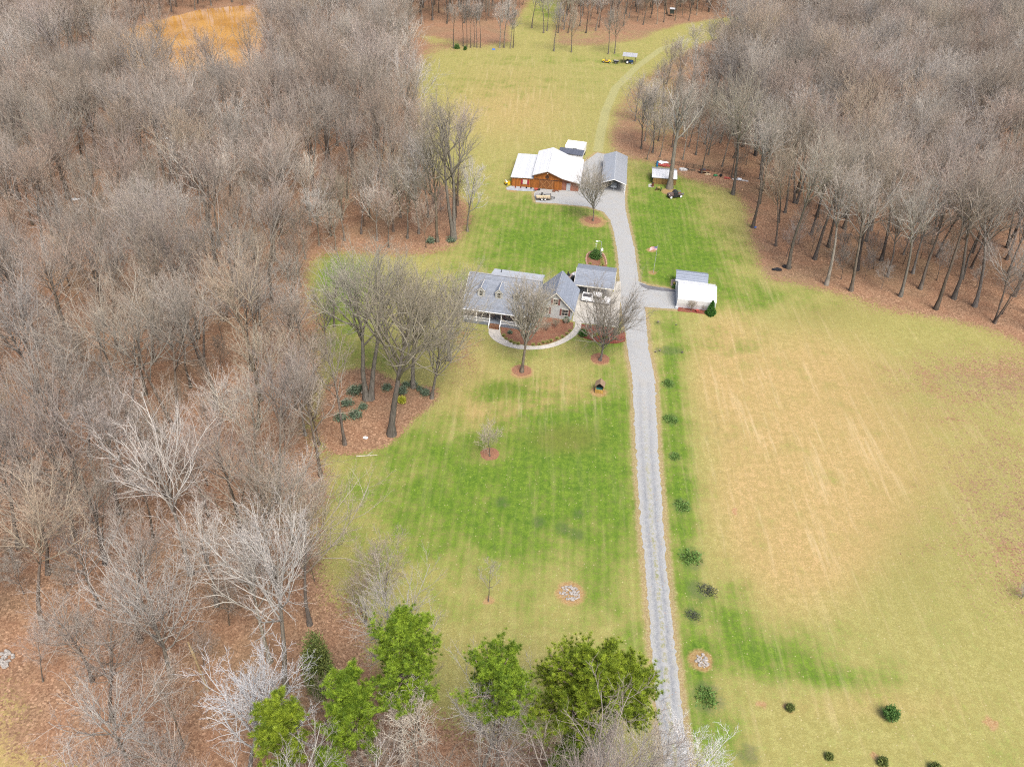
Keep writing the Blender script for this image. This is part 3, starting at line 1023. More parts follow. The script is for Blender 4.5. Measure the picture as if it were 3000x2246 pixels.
def pine_meshes(seed, H, base=.5, R=3.6, nl=46, lean_=0.0, mat=None, tuft=.34, top_round=1.0):
    rng = np.random.default_rng(seed)
    nt_ = 10
    pts = _grow(np.zeros((1, 3)), _norm(np.array([[lean_, 0, 1.]])), np.array([H * .97]), nt_, .02, .035, rng)
    tt = np.linspace(0, 1, nt_ + 1)
    rad = H * .0125 * (1 - .85 * tt) * (1 + .4 * np.exp(-tt * 20))
    tr = _tubes(pts, rad[None], 9, 0, .3)
    # limbs: whorls, longest low in the crown
    t = np.sort(rng.uniform(base, .985, nl))
    x = t * nt_
    i = np.clip(x.astype(int), 0, nt_ - 1)
    f = (x - i)[:, None]
    P = pts[0][i] * (1 - f) + pts[0][i + 1] * f
    az = np.arange(nl) * 2.39996 + rng.normal(0, .4, nl)
    q = (t - base) / (1 - base)
    ln = R * (np.sqrt(np.clip(1 - (q * .97) ** (2.0 * top_round), 0.02, 1)) * .85 + .12) * rng.uniform(.55, 1.15, nl)
    ln *= np.where(q < .15, rng.uniform(.3, 1.0, nl), 1)
    el = np.radians(12 + 45 * q + rng.normal(0, 9, nl))
    D = np.stack([np.cos(az) * np.cos(el), np.sin(az) * np.cos(el), np.sin(el)], 1)
    pl = _grow(P, D, ln, 5, .06, .10, rng)
    rl = (ln * .02 + .012)[:, None] * np.linspace(1, .3, 6)[None]
    lt = _tubes(pl, rl, 4, .3, .6)
    p2, d2, L2, r2 = _children(pl, rl, ln, 13, .22, 1.0, 48, rng, .36, .3, shape=.45)
    L2 = np.maximum(L2, .25)
    pb = _grow(p2, d2, L2, 3, .14, .12, rng)
    rb = np.full(len(p2), .014)[:, None] * np.linspace(1, .5, 4)[None]
    bt = _tubes(pb, rb, 3, .5, .6)
    # tufts
    s = np.array([.3, .62, 1.0])
    x = s * 3
    ii_ = np.clip(x.astype(int), 0, 2)
    fr = (x - ii_)[None, :, None]
    C = (pb[:, ii_] * (1 - fr) + pb[:, ii_ + 1] * fr).reshape(-1, 3)
    C = np.concatenate([C, pl[:, -1], pl[:, -2], pts[0][-1:]])
    C = C + rng.normal(0, .06, C.shape)
    nb = 42
    CC = np.repeat(C, nb, 0)
    Dn = rng.normal(0, 1, CC.shape)
    Dn[:, 2] = np.abs(Dn[:, 2]) * .8 + .25
    Dn = _norm(Dn)
    L = tuft * rng.uniform(.6, 1.25, len(CC))
    V, T = _blades(CC, Dn, L, np.full(len(CC), .040), rng)
    g = np.repeat(rng.uniform(0, 1, len(C)), nb * 3)
    mc = arr_mesh('crown', V, np.zeros((0, 4), int), T, [mat], g)
    TV = np.concatenate([tr[0], lt[0], bt[0]])
    TQ = np.concatenate([tr[1], lt[1] + len(tr[0]), bt[1] + len(tr[0]) + len(lt[0])])
    TW = np.concatenate([tr[2], lt[2], bt[2]])
    mt = arr_mesh('trunk', TV, TQ, np.zeros((0, 3), int), [M_PBARK], TW, True)
    return mt, mc

def bush_mesh(seed, rx, ry, rz, n, leaf, mat, shape='dome', nm='foliage'):
    """many small leaves through a shrub's volume, thickest near its surface, with an uneven outline"""
    rng = np.random.default_rng(seed)
    d = _norm(rng.normal(0, 1, (n, 3)))
    lob = _norm(rng.normal(0, 1, (9, 3)))
    bump = 1 + .34 * np.max(d @ lob.T, axis=1) - .26 + .13 * rng.normal(0, 1, n)
    rr = rng.uniform(0, 1, n) ** .45 * bump
    P = d * rr[:, None]
    if shape == 'dome':
        P[:, 2] = np.abs(P[:, 2])
        V0 = P * np.array([rx, ry, rz])
    elif shape == 'cone':
        h = rng.uniform(0, 1, n) ** 1.4
        a = rng.uniform(0, 2 * np.pi, n)
        r = (1 - h) ** .8 * rng.uniform(.55, 1, n) * (1 + .18 * np.sin(a * 3 + h * 9))
        V0 = np.stack([np.cos(a) * r * rx, np.sin(a) * r * ry, h * rz + .05], 1)
        d = _norm(np.stack([np.cos(a), np.sin(a), np.full(n, .8)], 1))
    elif shape == 'tuft':
        V0 = P * np.array([.35 * rx, .35 * ry, .05])
        V0[:, 2] = .02
        d = _norm(d + np.array([0, 0, 1.1]))
    else:
        P[:, 2] = (P[:, 2] + 1) / 2
        V0 = P * np.array([rx, ry, rz])
    D = _norm(d * .7 + rng.normal(0, .5, (n, 3)) + np.array([0, 0, .35]))
    L = leaf * rng.uniform(.7, 1.3, n)
    V, T = _blades(V0, D, L, L * (.12 if shape == 'tuft' else .6), rng)
    V[:, 2] = np.maximum(V[:, 2], .01)
    g = np.repeat(rng.uniform(0, 1, n), 3)
    return arr_mesh(nm, V, np.zeros((0, 4), int), T, [mat], g)

def put_bush(name, me, loc, label, cat, group=None, rotz=0.0, scale=1.0, stem=None):
    r = thing(name, label, cat, loc, rotz, group)
    r.scale = (scale,) * 3
    o = bpy.data.objects.new('foliage', me)
    COL.objects.link(o)
    o.parent = r
    if stem:
        MB().tube((0, 0, 0), (0, 0, stem[0]), stem[1], stem[1] * .5, 7).build('stem', M_PBARK, r)
    return r

def bare_shrub(name, seed, loc, H, label, cat='shrub', group=None, mat=None, n1=14, spread=.55, stems=4, bole=.12):
    ms = tree_meshes(seed, H, bole=bole, spread=spread, n1=n1, ang=38, form='vase', mat=mat or M_BARK, fine=.6, tr=.012, stems=stems, dense=.6, wt=.8)
    r = thing(name, label, cat, loc, 0, group)
    for nm, me in zip(('stem', 'twigs'), ms):
        o = bpy.data.objects.new(nm, me)
        COL.objects.link(o)
        o.parent = r
    return r

# ---- trees one can tell apart: ground spot, row of the top, shape, label
SINGLE = []
def single(sx, sy, top, label, seed, lean_=None, cat='tree', name='bare_tree', group=None, wide=1.0, tx=None, hh=None, **kw):
    b_ = G(sx, sy)
    if hh:
        q = G(tx, top, hh)
        b_ = Vector((q.x, q.y, 0))
    H = hh or hgt(b_, top)
    sp_ = dict(bole=.42, spread=.36, n1=17, ang=40, mat=M_BARKY)
    sp_.update(kw)
    ms = tree_meshes(seed, H, **sp_)
    o = put_tree(name, ms, b_, random.uniform(0, 6.28) if 'rz' not in kw else kw['rz'], (wide, 1.0) if wide != 1 else 1.0, label, cat, group)
    if lean_:
        lean(o, *lean_)
    SINGLE.append((b_.x, b_.y))
    return o

YG = 'yard trees round the house'
single(1127, 803, 592, 'bare shade tree with tall straight trunk in front of the dormered house', 301, bole=.30, spread=.40, n1=36, ang=36, form='forest', wt=1.0, dense=1.3, tr=.017, group=YG, lean_=(1, 0, 1.5))
single(1296, 778, 592, 'bare vase-shaped tree standing between the round walkway and the gravel drive', 302, bole=.17, spread=.54, n1=34, ang=42, form='vase', wt=1.0, dense=1.3, tr=.018, trop1=.10, group=YG, lean_=(1, 0, 3))
single(1281, 477, 333, 'bare vase-shaped tree in a mulch ring in front of the brown barn', 303, bole=.22, spread=.52, n1=30, ang=38, form='vase', wt=1.0, dense=1.2, tr=.016, group=YG)
single(1446, 407, 160, 'tall thick-trunked grey tree beside the white-roofed wooden shed', 304, bole=.42, spread=.22, n1=16, ang=34, mat=M_BARKP, tr=.022, lean_=(-1, 0, .5), group=YG)
BG = 'tall bare trees in the mulch bed left of the house'
single(796, 862, 492, 'tallest twin-trunk tree at the back of the leafy mulch bed', 305, bole=.42, spread=.38, n1=26, stems=2, mat=M_BARKY, tr=.017, dense=1.15, group=BG, lean_=(1, 0, 3))
single(846, 938, 560, 'tall straight tree nearest the front lawn in the mulch bed', 306, bole=.40, spread=.38, n1=22, dense=1.15, tr=.020, group=BG, lean_=(1, 0, 3))
single(893, 836, 545, 'upright tree with thick trunk in the middle of the mulch bed', 307, bole=.36, spread=.40, n1=24, dense=1.15, tr=.018, group=BG)
single(933, 860, 565, 'leaning tree with low limbs at the right end of the mulch bed', 308, bole=.22, spread=.50, n1=24, dense=1.2, ang=46, tr=.013, lean_=(1, .1, 10), group=BG)
single(970, 778, 560, 'bare tree between the mulch bed and the porch steps', 309, bole=.30, spread=.46, n1=24, dense=1.2, tr=.018, group=BG)
single(945, 522, 265, 'tall bare tree leaning left at the edge of the lawn behind the house', 310, bole=.34, spread=.28, n1=15, tr=.012, lean_=(-1, 0, 5), group=BG)
single(980, 518, 172, 'tallest bare tree with upright limbs at the back left corner of the lawn', 311, bole=.36, spread=.28, n1=17, tr=.013, stems=2, group=BG)
single(905, 505, 330, 'bare tree with crooked fork behind the lawn left of the brown barn', 312, bole=.3, spread=.34, n1=14, mat=M_BARKP, group=BG)
single(1010, 500, 330, 'pale twiggy tree right of the tallest tree behind the lawn', 313, bole=.25, spread=.30, n1=14, mat=M_BARKP, group=BG)
single(693, 1027, 745, 'dark forked tree at the corner where the lawn meets the left woods', 314, bole=.36, spread=.32, n1=12, mat=M_BARK, group=BG)
single(745, 960, 720, 'ivy-dark slim tree at the left end of the mulch bed', 315, bole=.4, spread=.28, n1=13, mat=M_BARK, group=BG)
single(1058, 985, 905, 'small bare sapling in a round ring of pine straw on the front lawn', 316, bole=.2, spread=.40, n1=13, form='vase', mat=M_BARKY, cat='sapling', name='sapling', fine=.6, tr=.013)
single(1055, 1298, 1212, 'thin bare sapling alone on the lower front lawn', 317, bole=.25, spread=.26, n1=9, mat=M_BARK, cat='sapling', name='sapling', fine=.5, dense=.6, tr=.009)
single(832, 1290, 1130, 'brown multi-stem sapling clump at the left side of the lower lawn', 318, bole=.14, spread=.34, n1=16, form='vase', mat=M_BARKR, cat='sapling', name='sapling', stems=3, tr=.007, dense=.8)
single(790, 1345, 1215, 'slender brown sapling between the clump and the largest pine', 331, bole=.16, spread=.34, n1=14, form='vase', mat=M_BARKR, cat='sapling', name='sapling', stems=2, tr=.008, dense=.8)
FG = 'big bare trees along the bottom left of the lawn'
single(619, 1492, 1150, 'large twin tree at the lawn edge with wide pale limbs', 319, bole=.42, spread=.30, n1=20, ang=46, mat=M_BARKP, tr=.013, wt=1.15, group=FG)
single(584, 1428, 1130, 'dark-trunked tree just behind the large twin tree at the lawn edge', 320, bole=.40, spread=.34, n1=16, mat=M_BARKP, tr=.012, group=FG)
single(413, 1240, 860, 'fan-crowned tree with pale upper limbs inside the left woods', 321, bole=.44, spread=.36, n1=18, mat=M_BARKP, tr=.012, group=FG)
single(312, 1445, 1172, 'wide grey dome-crowned tree near the bottom left clearing', 322, tx=268, hh=23, bole=.28, spread=.50, n1=24, ang=46, form='forest', mat=M_BARKP, wt=1.2, tr=.015, dense=1.1, group=FG)
single(468, 1790, 1425, 'silver-white tree left of the pines at the bottom edge', 323, tx=462, hh=22, bole=.34, spread=.34, n1=22, ang=40, mat=M_BARKG, wt=1.3, tr=.013, group=FG, lean_=(1, 0, 2))
single(400, 1720, 1520, 'low pale tree beside the silver-white tree at the bottom edge', 324, tx=350, hh=15, bole=.3, spread=.32, n1=16, ang=48, mat=M_BARKP, wt=1.2, group=FG)
single(1045, 1800, 1418, 'pale bare tree in front of the small-crowned pine', 325, tx=1055, hh=22, bole=.36, spread=.34, n1=20, ang=38, mat=M_BARKP, wt=1.15, group=FG)
single(880, 1740, 1470, 'pale slim bare tree under the right side of the largest pine', 326, tx=895, hh=18, bole=.4, spread=.26, n1=15, mat=M_BARKP, wt=1.1, group=FG)
single(1425, 1820, 1560, 'pale bare tree with branches over the end of the gravel drive', 327, tx=1425, hh=20, bole=.34, spread=.50, n1=26, ang=50, mat=M_BARKP, wt=1.25, group=FG)
single(765, 1800, 1560, 'brownish bare tree below the three left pines', 328, tx=800, hh=15, bole=.3, spread=.40, n1=16, mat=M_BARKR, group=FG)
single(1330, 1830, 1590, 'low pale tree beneath the pines left of the drive end', 329, tx=1290, hh=15, bole=.3, spread=.40, n1=16, mat=M_BARKP, group=FG)
single(1515, 1900, 1560, 'pale tree reaching in from the bottom edge right of the drive', 330, tx=1525, hh=15, bole=.3, spread=.40, n1=16, ang=44, mat=M_BARKG, group=FG)
# the open-grown row by the far meadow
MG = 'bare trees on the far meadow'
single(*ZU(1165, 378), ZU(0, 15)[1], 'dark-trunked tree standing alone on the far meadow', 340, bole=.3, spread=.30, n1=16, group=MG, mat=M_BARKY)
single(*ZU(1040, 370), ZU(0, -10)[1], 'pale slim tree beside the lone dark-trunked tree on the far meadow', 341, bole=.42, spread=.22, n1=14, mat=M_BARKP, group=MG)
single(*ZU(1430, 390), ZU(0, 40)[1], 'slim dark tree left of the open-sided tractor shelter', 342, bole=.42, spread=.22, n1=13, group=MG)
single(*ZU(1475, 388), ZU(0, 20)[1], 'branching tree close behind the yellow buggy', 343, bole=.28, spread=.34, n1=16, group=MG)
for j, (a, b2, t, m_, ll) in enumerate([(745, 345, 20, M_BARKY, 'leaning'), (680, 345, -30, M_BARKP, 'pale'), (648, 345, -10, M_BARKP, 'slim'), (725, 350, 60, M_BARKP, 'short')]):
    single(*ZU(a, b2), ZU(0, t)[1], ['dark leaning tree at the right end of the grove', 'tall pale tree next to the leaning one in the grove', 'slim pale tree by the blue tarp in the grove', 'short pale tree under the leaning one in the grove'][j] + ' beside the far meadow', 350 + j, bole=.4, spread=.24, n1=12, mat=m_, group=MG, lean_=(1, 0, 6) if j == 0 else None)
for j, a in enumerate([385, 412, 440, 465, 485, 510, 315]):
    single(*ZU(a, [335, 345, 345, 340, 345, 345, 350][j]), ZU(0, [-10, 0, -30, 0, 20, -5, -20][j])[1], 'slender straight tree in the tight grove beside the far meadow', 360 + j, bole=.45, spread=.2, n1=10, mat=M_BARK, group=MG, tr=.009)
for j, (sx, sy, t, ll) in enumerate([(455, 175, 62, 'dark forked tree standing against the orange pond'), (372, 185, 70, 'twiggy tree at the left end of the orange pond'), (545, 190, 30, 'upright tree at the right bank of the orange pond'), (480, 215, 120, 'smaller tree on the near bank of the orange pond')]):
    single(sx, sy, t, ll, 480 + j, bole=.3, spread=.34, n1=14, mat=M_BARK, group='trees on the pond bank')
CG = 'grey trees around the bend of the meadow track'
for j, (sx, sy, t) in enumerate([(1393, 305, 170), (1422, 305, 180), (1452, 318, 190), (1475, 296, 165), (1503, 335, 190), (1447, 262, 140), (1484, 236, 110), (1522, 312, 160), (1540, 262, 120), (1492, 190, 75), (1520, 215, 90), (1545, 180, 60), (1475, 345, 220), (1560, 360, 215), (1515, 375, 240), (1500, 140, 40), (1535, 125, 25), (1372, 262, 150), (1405, 270, 150), (1430, 235, 120), (1462, 275, 150), (1425, 340, 220), (1398, 345, 235), (1460, 205, 95), (1510, 280, 150), (1530, 335, 200), (1580, 385, 240), (1556, 310, 170), (1488, 318, 200), (1440, 182, 80), (1468, 160, 70), (1570, 215, 90), (1560, 150, 45)]):
    single(sx, sy, t, 'slender grey tree on the leafy ground around the bend of the meadow track', 500 + j, bole=.38, spread=.34, n1=16, ang=38, mat=[M_BARKP, M_BARKY, M_BARK][j % 3], group=CG, tr=.012)
CG = 'bare trees behind the lawn at the back of the house'
for j, (sx, sy, t) in enumerate([(880, 515, 350), (850, 500, 320), (815, 520, 370), (780, 505, 340), (745, 520, 370), (715, 510, 350), (690, 530, 390), (865, 470, 300), (800, 470, 310), (740, 475, 320), (925, 470, 290), (900, 440, 270), (660, 560, 420), (840, 535, 400), (725, 540, 420), (650, 620, 480), (640, 690, 540), (930, 420, 240), (915, 360, 190), (985, 470, 330)]):
    single(sx, sy, t, 'bare tree at the back edge of the lawn behind the mulch-bed trees', 580 + j, bole=.32, spread=.38, n1=17, ang=40, mat=[M_BARKY, M_BARKR, M_BARKP, M_BARK][j % 4], group=CG, tr=.013)
CG = 'bare trees between the left woods and the side lawn'
for j, (sx, sy, t) in enumerate([(655, 765, 600), (682, 845, 680), (640, 885, 690), (705, 765, 610), (660, 940, 770), (722, 705, 550), (690, 960, 800), (625, 800, 610)]):
    single(sx, sy, t, 'bare tree standing between the dense left woods and the lawn beside the house', 610 + j, bole=.32, spread=.36, n1=16, ang=40, mat=[M_BARKP, M_BARKY, M_BARKR, M_BARK][j % 4], group=CG, tr=.013)
CG = 'bare trees in the leafy strip beyond the meadow'
for j, (a, b2) in enumerate([(880, 205), (965, 240), (990, 225), (1070, 240), (1140, 240), (1110, 215), (1270, 240), (1300, 150), (1340, 222), (1362, 200), (1225, 190), (1580, 130), (1640, 155), (1682, 180), (1780, 175), (1830, 162), (1912, 150), (1965, 112), (2010, 150), (1735, 130), (1440, 180), (1490, 160), (1540, 190)]):
    single(*ZU(a, b2), ZU(0, -170 + (j * 37) % 90)[1], 'tall bare tree in the leaf-covered strip at the far end of the meadow', 530 + j, bole=.40, spread=.28, n1=13, ang=38, mat=[M_BARK, M_BARKY, M_BARKP][j % 3], group=CG, tr=.012)
RG = 'bare trees where the right woods meet the lawn'
single(1626, 492, 238, 'very dark straight tree alone at the lawn edge with a blue tarp at its foot', 371, bole=.5, spread=.20, n1=14, mat=M_BARK, tr=.011, lean_=(-1, 0, 3), group=RG)
single(1385, 322, 165, 'dark tree with low limbs behind the grey metal carport', 372, bole=.28, spread=.40, n1=18, group=RG, mat=M_BARKY)
single(1410, 330, 175, 'second dark tree with low limbs behind the grey metal carport', 373, bole=.3, spread=.32, n1=16, group=RG, mat=M_BARKY)
for j, (sx, sy, t, m_) in enumerate([(1785, 615, 400, M_BARKP), (1703, 580, 330, M_BARKY), (1838, 628, 420, M_BARK), (2105, 662, 440, M_BARK), (2060, 645, 400, M_BARK), (1945, 640, 440, M_BARKP), (2190, 640, 420, M_BARK), (1760, 560, 330, M_BARK), (1583, 420, 200, M_BARKY), (1640, 440, 300, M_BARKY)]):
    single(sx, sy, t - 75, ['pale-footed tree with a flared root at the edge of the right woods', 'tree beside the black scrap heap at the edge of the right woods', 'grey tree nearest the tan field at the middle of the right woods edge', 'dark leaning tree nearest the tan field below the right woods', 'dark tree just behind the leaning one at the right woods edge', 'pale leaning tree halfway along the right woods edge', 'last dark tree of the right woods edge', 'dark trunk behind the black scrap heap', 'dark straight tree behind the end of the rail fence', 'twiggy tree right of the very dark straight one'][j], 380 + j, bole=.46, spread=.32, n1=18, mat=m_, tr=.013, lean_=(-1, -.2, 4 + j % 3), group=RG)

# ---- pines and the cedar at the bottom edge
PG = 'green pines at the bottom edge'
def pine(sx, sy, top, label, seed, base, R, lean_=None, mat=None, nl=46, tuft=.36):
    nl, R = int(nl * 1.35), R * 1.25
    q = G(sx, top + 40, sy)
    b_ = Vector((q.x, q.y, 0))
    H = sy
    o = put_tree('pine_tree', pine_meshes(seed, H, base, R, nl, mat=mat or M_PINE, tuft=tuft), b_, random.uniform(0, 6), 1.0, label, 'pine tree', PG)
    if lean_:
        lean(o, *lean_)
    SINGLE.append((b_.x, b_.y))
    return o
pine(845, 24, 1308, 'largest bright green pine with a broad rounded crown', 401, .52, 3.9, nl=78)
pine(615, 21, 1462, 'leftmost bright green pine beside the silver-white tree', 402, .48, 2.7, nl=50, mat=M_PINE2)
pine(762, 20, 1440, 'slightly darker pine between the largest and the leftmost pine', 403, .42, 2.8, nl=52)
pine(1092, 23, 1358, 'small-crowned pine on a long bare trunk behind a pale tree', 404, .72, 3.9, nl=42)
pine(1238, 23, 1385, 'broad yellow-green pine left of the end of the drive', 405, .56, 4.4, nl=76, mat=M_PINE2)
pine(1340, 22, 1378, 'leaning pine whose crown reaches over the gravel drive', 406, .68, 3.6, nl=50, mat=M_PINE2, lean_=(1, .1, 5))
pine(1240, 13, 1555, 'low dark green pine under the broad yellow-green pine', 407, .15, 2.3, nl=46)
pine(700, 15, 1585, 'low green pine at the bottom edge below the leftmost pines', 408, .25, 1.9, nl=40)
b_ = G(697, 1500)
hc = hgt(b_, 1376)
put_bush('cedar_tree', bush_mesh(411, 1.6, 1.6, hc, 9000, .26, M_CEDAR, 'round'), b_, 'dark olive cedar left of the largest pine', 'cedar tree', stem=(hc * .6, .09))
SINGLE.append((b_.x, b_.y))

# ---- the woods
def mask_at(x, y, M):
    i = np.clip(((np.asarray(x) + 285) / .8).round().astype(int), 0, len(fx) - 1)
    j = np.clip(((np.asarray(y) - 14) / .8).round().astype(int), 0, len(fy) - 1)
    return M[j, i]
pond_m = in_poly(GX, GY, wpoly(POND))
thin = np.zeros_like(CLEAR_FINE)
for tp in THIN:
    thin |= in_poly(GX, GY, wpoly(tp))
block = (blur((CLEAR_FINE | pond_m | (mul > .5)).astype(float), 2) > .12) | thin
def poisson(n, rad, xr, yr, fixed, rng):
    cell = rad
    grid = {}
    out = []
    for p in fixed:
        grid.setdefault((int(p[0] // cell), int(p[1] // cell)), []).append(p)
    for x, y in zip(rng.uniform(*xr, n), rng.uniform(*yr, n)):
        if mask_at(x, y, block):
            continue
        s0 = proj(x, y, 0)
        s1 = proj(x, y, 23)
        if not ((-60 < s0[0] < 2272 and -30 < s0[1] < 1690) or (-60 < s1[0] < 2272 and -20 < s1[1] < 1700 and s0[1] < 2300)):
            continue
        if y < 20:
            continue
        cx, cy = int(x // cell), int(y // cell)
        ok = True
        for i in (-1, 0, 1):
            for j in (-1, 0, 1):
                for q in grid.get((cx + i, cy + j), ()):
                    if (q[0] - x) ** 2 + (q[1] - y) ** 2 < rad * rad:
                        ok = False
        if ok:
            grid.setdefault((cx, cy), []).append((x, y))
            out.append((x, y))
    return out
canopy = poisson(110000, 6.4, (-285, 285), (20, 505), SINGLE, RNG)
under = poisson(20000, 3.7, (-285, 285), (20, 480), canopy + SINGLE, RNG)
items = []
for x, y in canopy:
    side = 'left' if x < 10 + (y - 160) * .05 else 'right'
    if y > 285 and -60 < x < 120:
        side = 'far'
    k = RNG.choice([0, 1, 2, 3, 4, 5, 6, 7], p=[.14, .19, .13, .14, .10, .13, .09, .08])
    items.append((x, y, int(k), float(np.clip(RNG.normal(1.16 if side == 'right' else .98, .17), .6, 1.45)), side))
for x, y in under:
    side = 'left' if x < 10 + (y - 160) * .05 else 'right'
    items.append((x, y, int(RNG.choice([8, 9])), RNG.uniform(.6, 1.1), side))
def shown(it):
    a, b_ = proj(it[0], it[1], 0), proj(it[0], it[1], FOREST[it[2]][1] * it[3])
    vis = min(1656, a[1]) - max(0, b_[1])
    return max(0, vis) * (1 if -40 < a[0] < 2250 or -40 < b_[0] < 2250 else .2)
items.sort(key=shown, reverse=True)
N_IND = 300 - sum(1 for o in COL.objects if o.type == 'EMPTY' and o.name.startswith(('bare_tree', 'sapling'))) - 6
WORDS = {0: 'grey-brown', 1: 'reddish-twigged', 2: 'grey-brown', 3: 'reddish-twigged', 4: 'pale-limbed', 5: 'reddish-twigged', 6: 'grey-brown', 7: 'pale-limbed', 8: 'small reddish-twigged', 9: 'small grey-brown'}
PLACE = {'left': 'in the dense woods left of the lawns', 'right': 'in the dense woods right of the lawns', 'far': 'in the strip of woods beyond the far meadow'}
def tree_rot(x, y):
    d = np.array([-x, 0.15 * -(y - 120)])
    d = d / (np.linalg.norm(d) + 1e-6)
    deg = RNG.normal(5.0 if abs(x) > 20 else 1.5, 2.4)
    a = RNG.uniform(0, 6.28)
    d = d + np.array([math.cos(a), math.sin(a)]) * .5
    return tilt_to(None, d[0], d[1], deg) @ Matrix.Rotation(RNG.uniform(0, 6.28), 4, 'Z')
first = {}
for it in items[:N_IND]:
    x, y, k, s_, side = it
    o = put_tree('bare_tree', FOREST[k][0], (x, y, 0), 0, s_, 'leafless %s tree %s' % (WORDS[k], PLACE[side]), 'tree', 'leafless %s trees %s' % (WORDS[k], PLACE[side]))
    o.rotation_euler = tree_rot(x, y).to_euler()
    first.setdefault(k, o)
rest = [it for it in items[N_IND:]]
for k in range(10):
    if k not in first:
        j = next(i for i, it in enumerate(rest) if it[2] == k)
        it = rest.pop(j)
        o = put_tree('bare_tree', FOREST[k][0], (it[0], it[1], 0), 0, it[3], 'leafless %s tree %s' % (WORDS[k], PLACE[it[4]]), 'tree', 'leafless %s trees %s' % (WORDS[k], PLACE[it[4]]))
        o.rotation_euler = tree_rot(it[0], it[1]).to_euler()
        first[k] = o

def woods(rest):
    """the rest of the wood, one object: copies of the nearer trees set on points"""
    me = bpy.data.meshes.new('woods')
    me.vertices.add(len(rest))
    me.vertices.foreach_set('co', np.array([(r[0], r[1], 0) for r in rest], np.float32).ravel())
    a = me.attributes.new('kind', 'INT', 'POINT')
    a.data.foreach_set('value', np.array([r[2] for r in rest], np.int32))
    a = me.attributes.new('size', 'FLOAT', 'POINT')
    a.data.foreach_set('value', np.array([r[3] for r in rest], np.float32))
    a = me.attributes.new('turn', 'FLOAT_VECTOR', 'POINT')
    a.data.foreach_set('vector', np.array([tuple(tree_rot(r[0], r[1]).to_euler()) for r in rest], np.float32).ravel())
    ob = bpy.data.objects.new('woods', me)
    COL.objects.link(ob)
    struct(ob, 'stuff')
    ob['label'] = 'far leafless woods of grey-brown trees closing in round the meadow and pond'
    ng = bpy.data.node_groups.new('woods', 'GeometryNodeTree')
    ng.interface.new_socket('Geometry', in_out='INPUT', socket_type='NodeSocketGeometry')
    ng.interface.new_socket('Geometry', in_out='OUTPUT', socket_type='NodeSocketGeometry')
    gi, go = ng.nodes.new('NodeGroupInput'), ng.nodes.new('NodeGroupOutput')
    def named(n, t):
        nd = ng.nodes.new('GeometryNodeInputNamedAttribute')
        nd.data_type = t
        nd.inputs['Name'].default_value = n
        return nd.outputs['Attribute']
    kind, size, turn = named('kind', 'INT'), named('size', 'FLOAT'), named('turn', 'FLOAT_VECTOR')
    jo = ng.nodes.new('GeometryNodeJoinGeometry')
    for part in (0, 1):
        g2i = ng.nodes.new('GeometryNodeJoinGeometry')
        for k in reversed(range(10)):
            oi = ng.nodes.new('GeometryNodeObjectInfo')
            oi.transform_space = 'ORIGINAL'
            oi.inputs['Object'].default_value = first[k].children[part]
            oi.inputs['As Instance'].default_value = True
            ng.links.new(oi.outputs['Geometry'], g2i.inputs[0])
        ip = ng.nodes.new('GeometryNodeInstanceOnPoints')
        ng.links.new(gi.outputs[0], ip.inputs['Points'])
        ng.links.new(g2i.outputs[0], ip.inputs['Instance'])
        ip.inputs['Pick Instance'].default_value = True
        ng.links.new(kind, ip.inputs['Instance Index'])
        ng.links.new(turn, ip.inputs['Rotation'])
        ng.links.new(size, ip.inputs['Scale'])
        ng.links.new(ip.outputs[0], jo.inputs[0])
    ng.links.new(jo.outputs[0], go.inputs[0])
    md = ob.modifiers.new('woods', 'NODES')
    md.node_group = ng
    return ob
woods(rest)
print('TREES', len(canopy), len(under), N_IND, len(rest))

# ------------------------------------------------------------------ buildings
def tilted(name, pts, th, mat, parent):
    return MB().slab(pts, th).build(name, mat, parent)

def slope_mat(name, col, col2, courses=5.0, axis='Z', **kw):
    return striped(name, col, col2, courses, axis, **kw)
M_SHINGLE = slope_mat('grey_shingles', (.185, .205, .240), (.125, .14, .165), 7.5, 'Z', rough=.85, var=.22, bump=.5, sharp=.2)
M_SHINGLE2 = striped('grey_shingles_side', (.19, .215, .26), (.13, .145, .175), 6.0, 'Z', rough=.85, var=.2, bump=.5, sharp=.2)
M_SIDING = striped('pale_grey_siding', (.36, .375, .37), (.25, .26, .26), 7, 'Z', rough=.6, var=.08, bump=.3, sharp=.12)
M_WHITE = plain('white_trim', (.74, .75, .75), .5, var=.08)
M_TRIM = plain('cream_trim', (.56, .54, .47), .6, var=.1)
M_BRICKW = plain('brown_porch_wall', (.22, .17, .145), .8, var=.3, scale=2)
M_GLASS = plain('window_glass', (.045, .05, .05), .08, var=.4, scale=2, spec=.6)
M_SHUT = plain('dull_red_shutter', (.17, .075, .065), .6, var=.2)
M_RED = plain('red_shutter', (.26, .02, .035), .5, var=.2)
M_DECK = plain('porch_floor_grey', (.16, .18, .21), .6, var=.15)
M_STEP = striped('brown_step_boards', (.17, .085, .048), (.07, .035, .02), 6, 'X', var=.3)
M_DARK = plain('dark_opening', (.02, .02, .02), .9)
M_BLACK = plain('black_paint', (.025, .026, .030), .45, var=.3)
M_TIRE = plain('tyre_rubber', (.028, .028, .028), .85, var=.2)
M_METALW = striped('white_metal_roof', (.50, .505, .51), (.37, .385, .40), 1.05, 'X', rough=.42, bump=.3, var=.12, sharp=.08, nscale=(.4, .15, 1))
M_METALOLD = striped('weathered_white_metal', (.44, .455, .47), (.33, .345, .365), 1.3, 'X', rough=.5, bump=.3, var=.14, sharp=.08)
M_METALG = striped('grey_metal_roof', (.25, .265, .285), (.18, .19, .21), 1.4, 'Y', rough=.45, metal=.1, bump=.3, var=.07, sharp=.12)
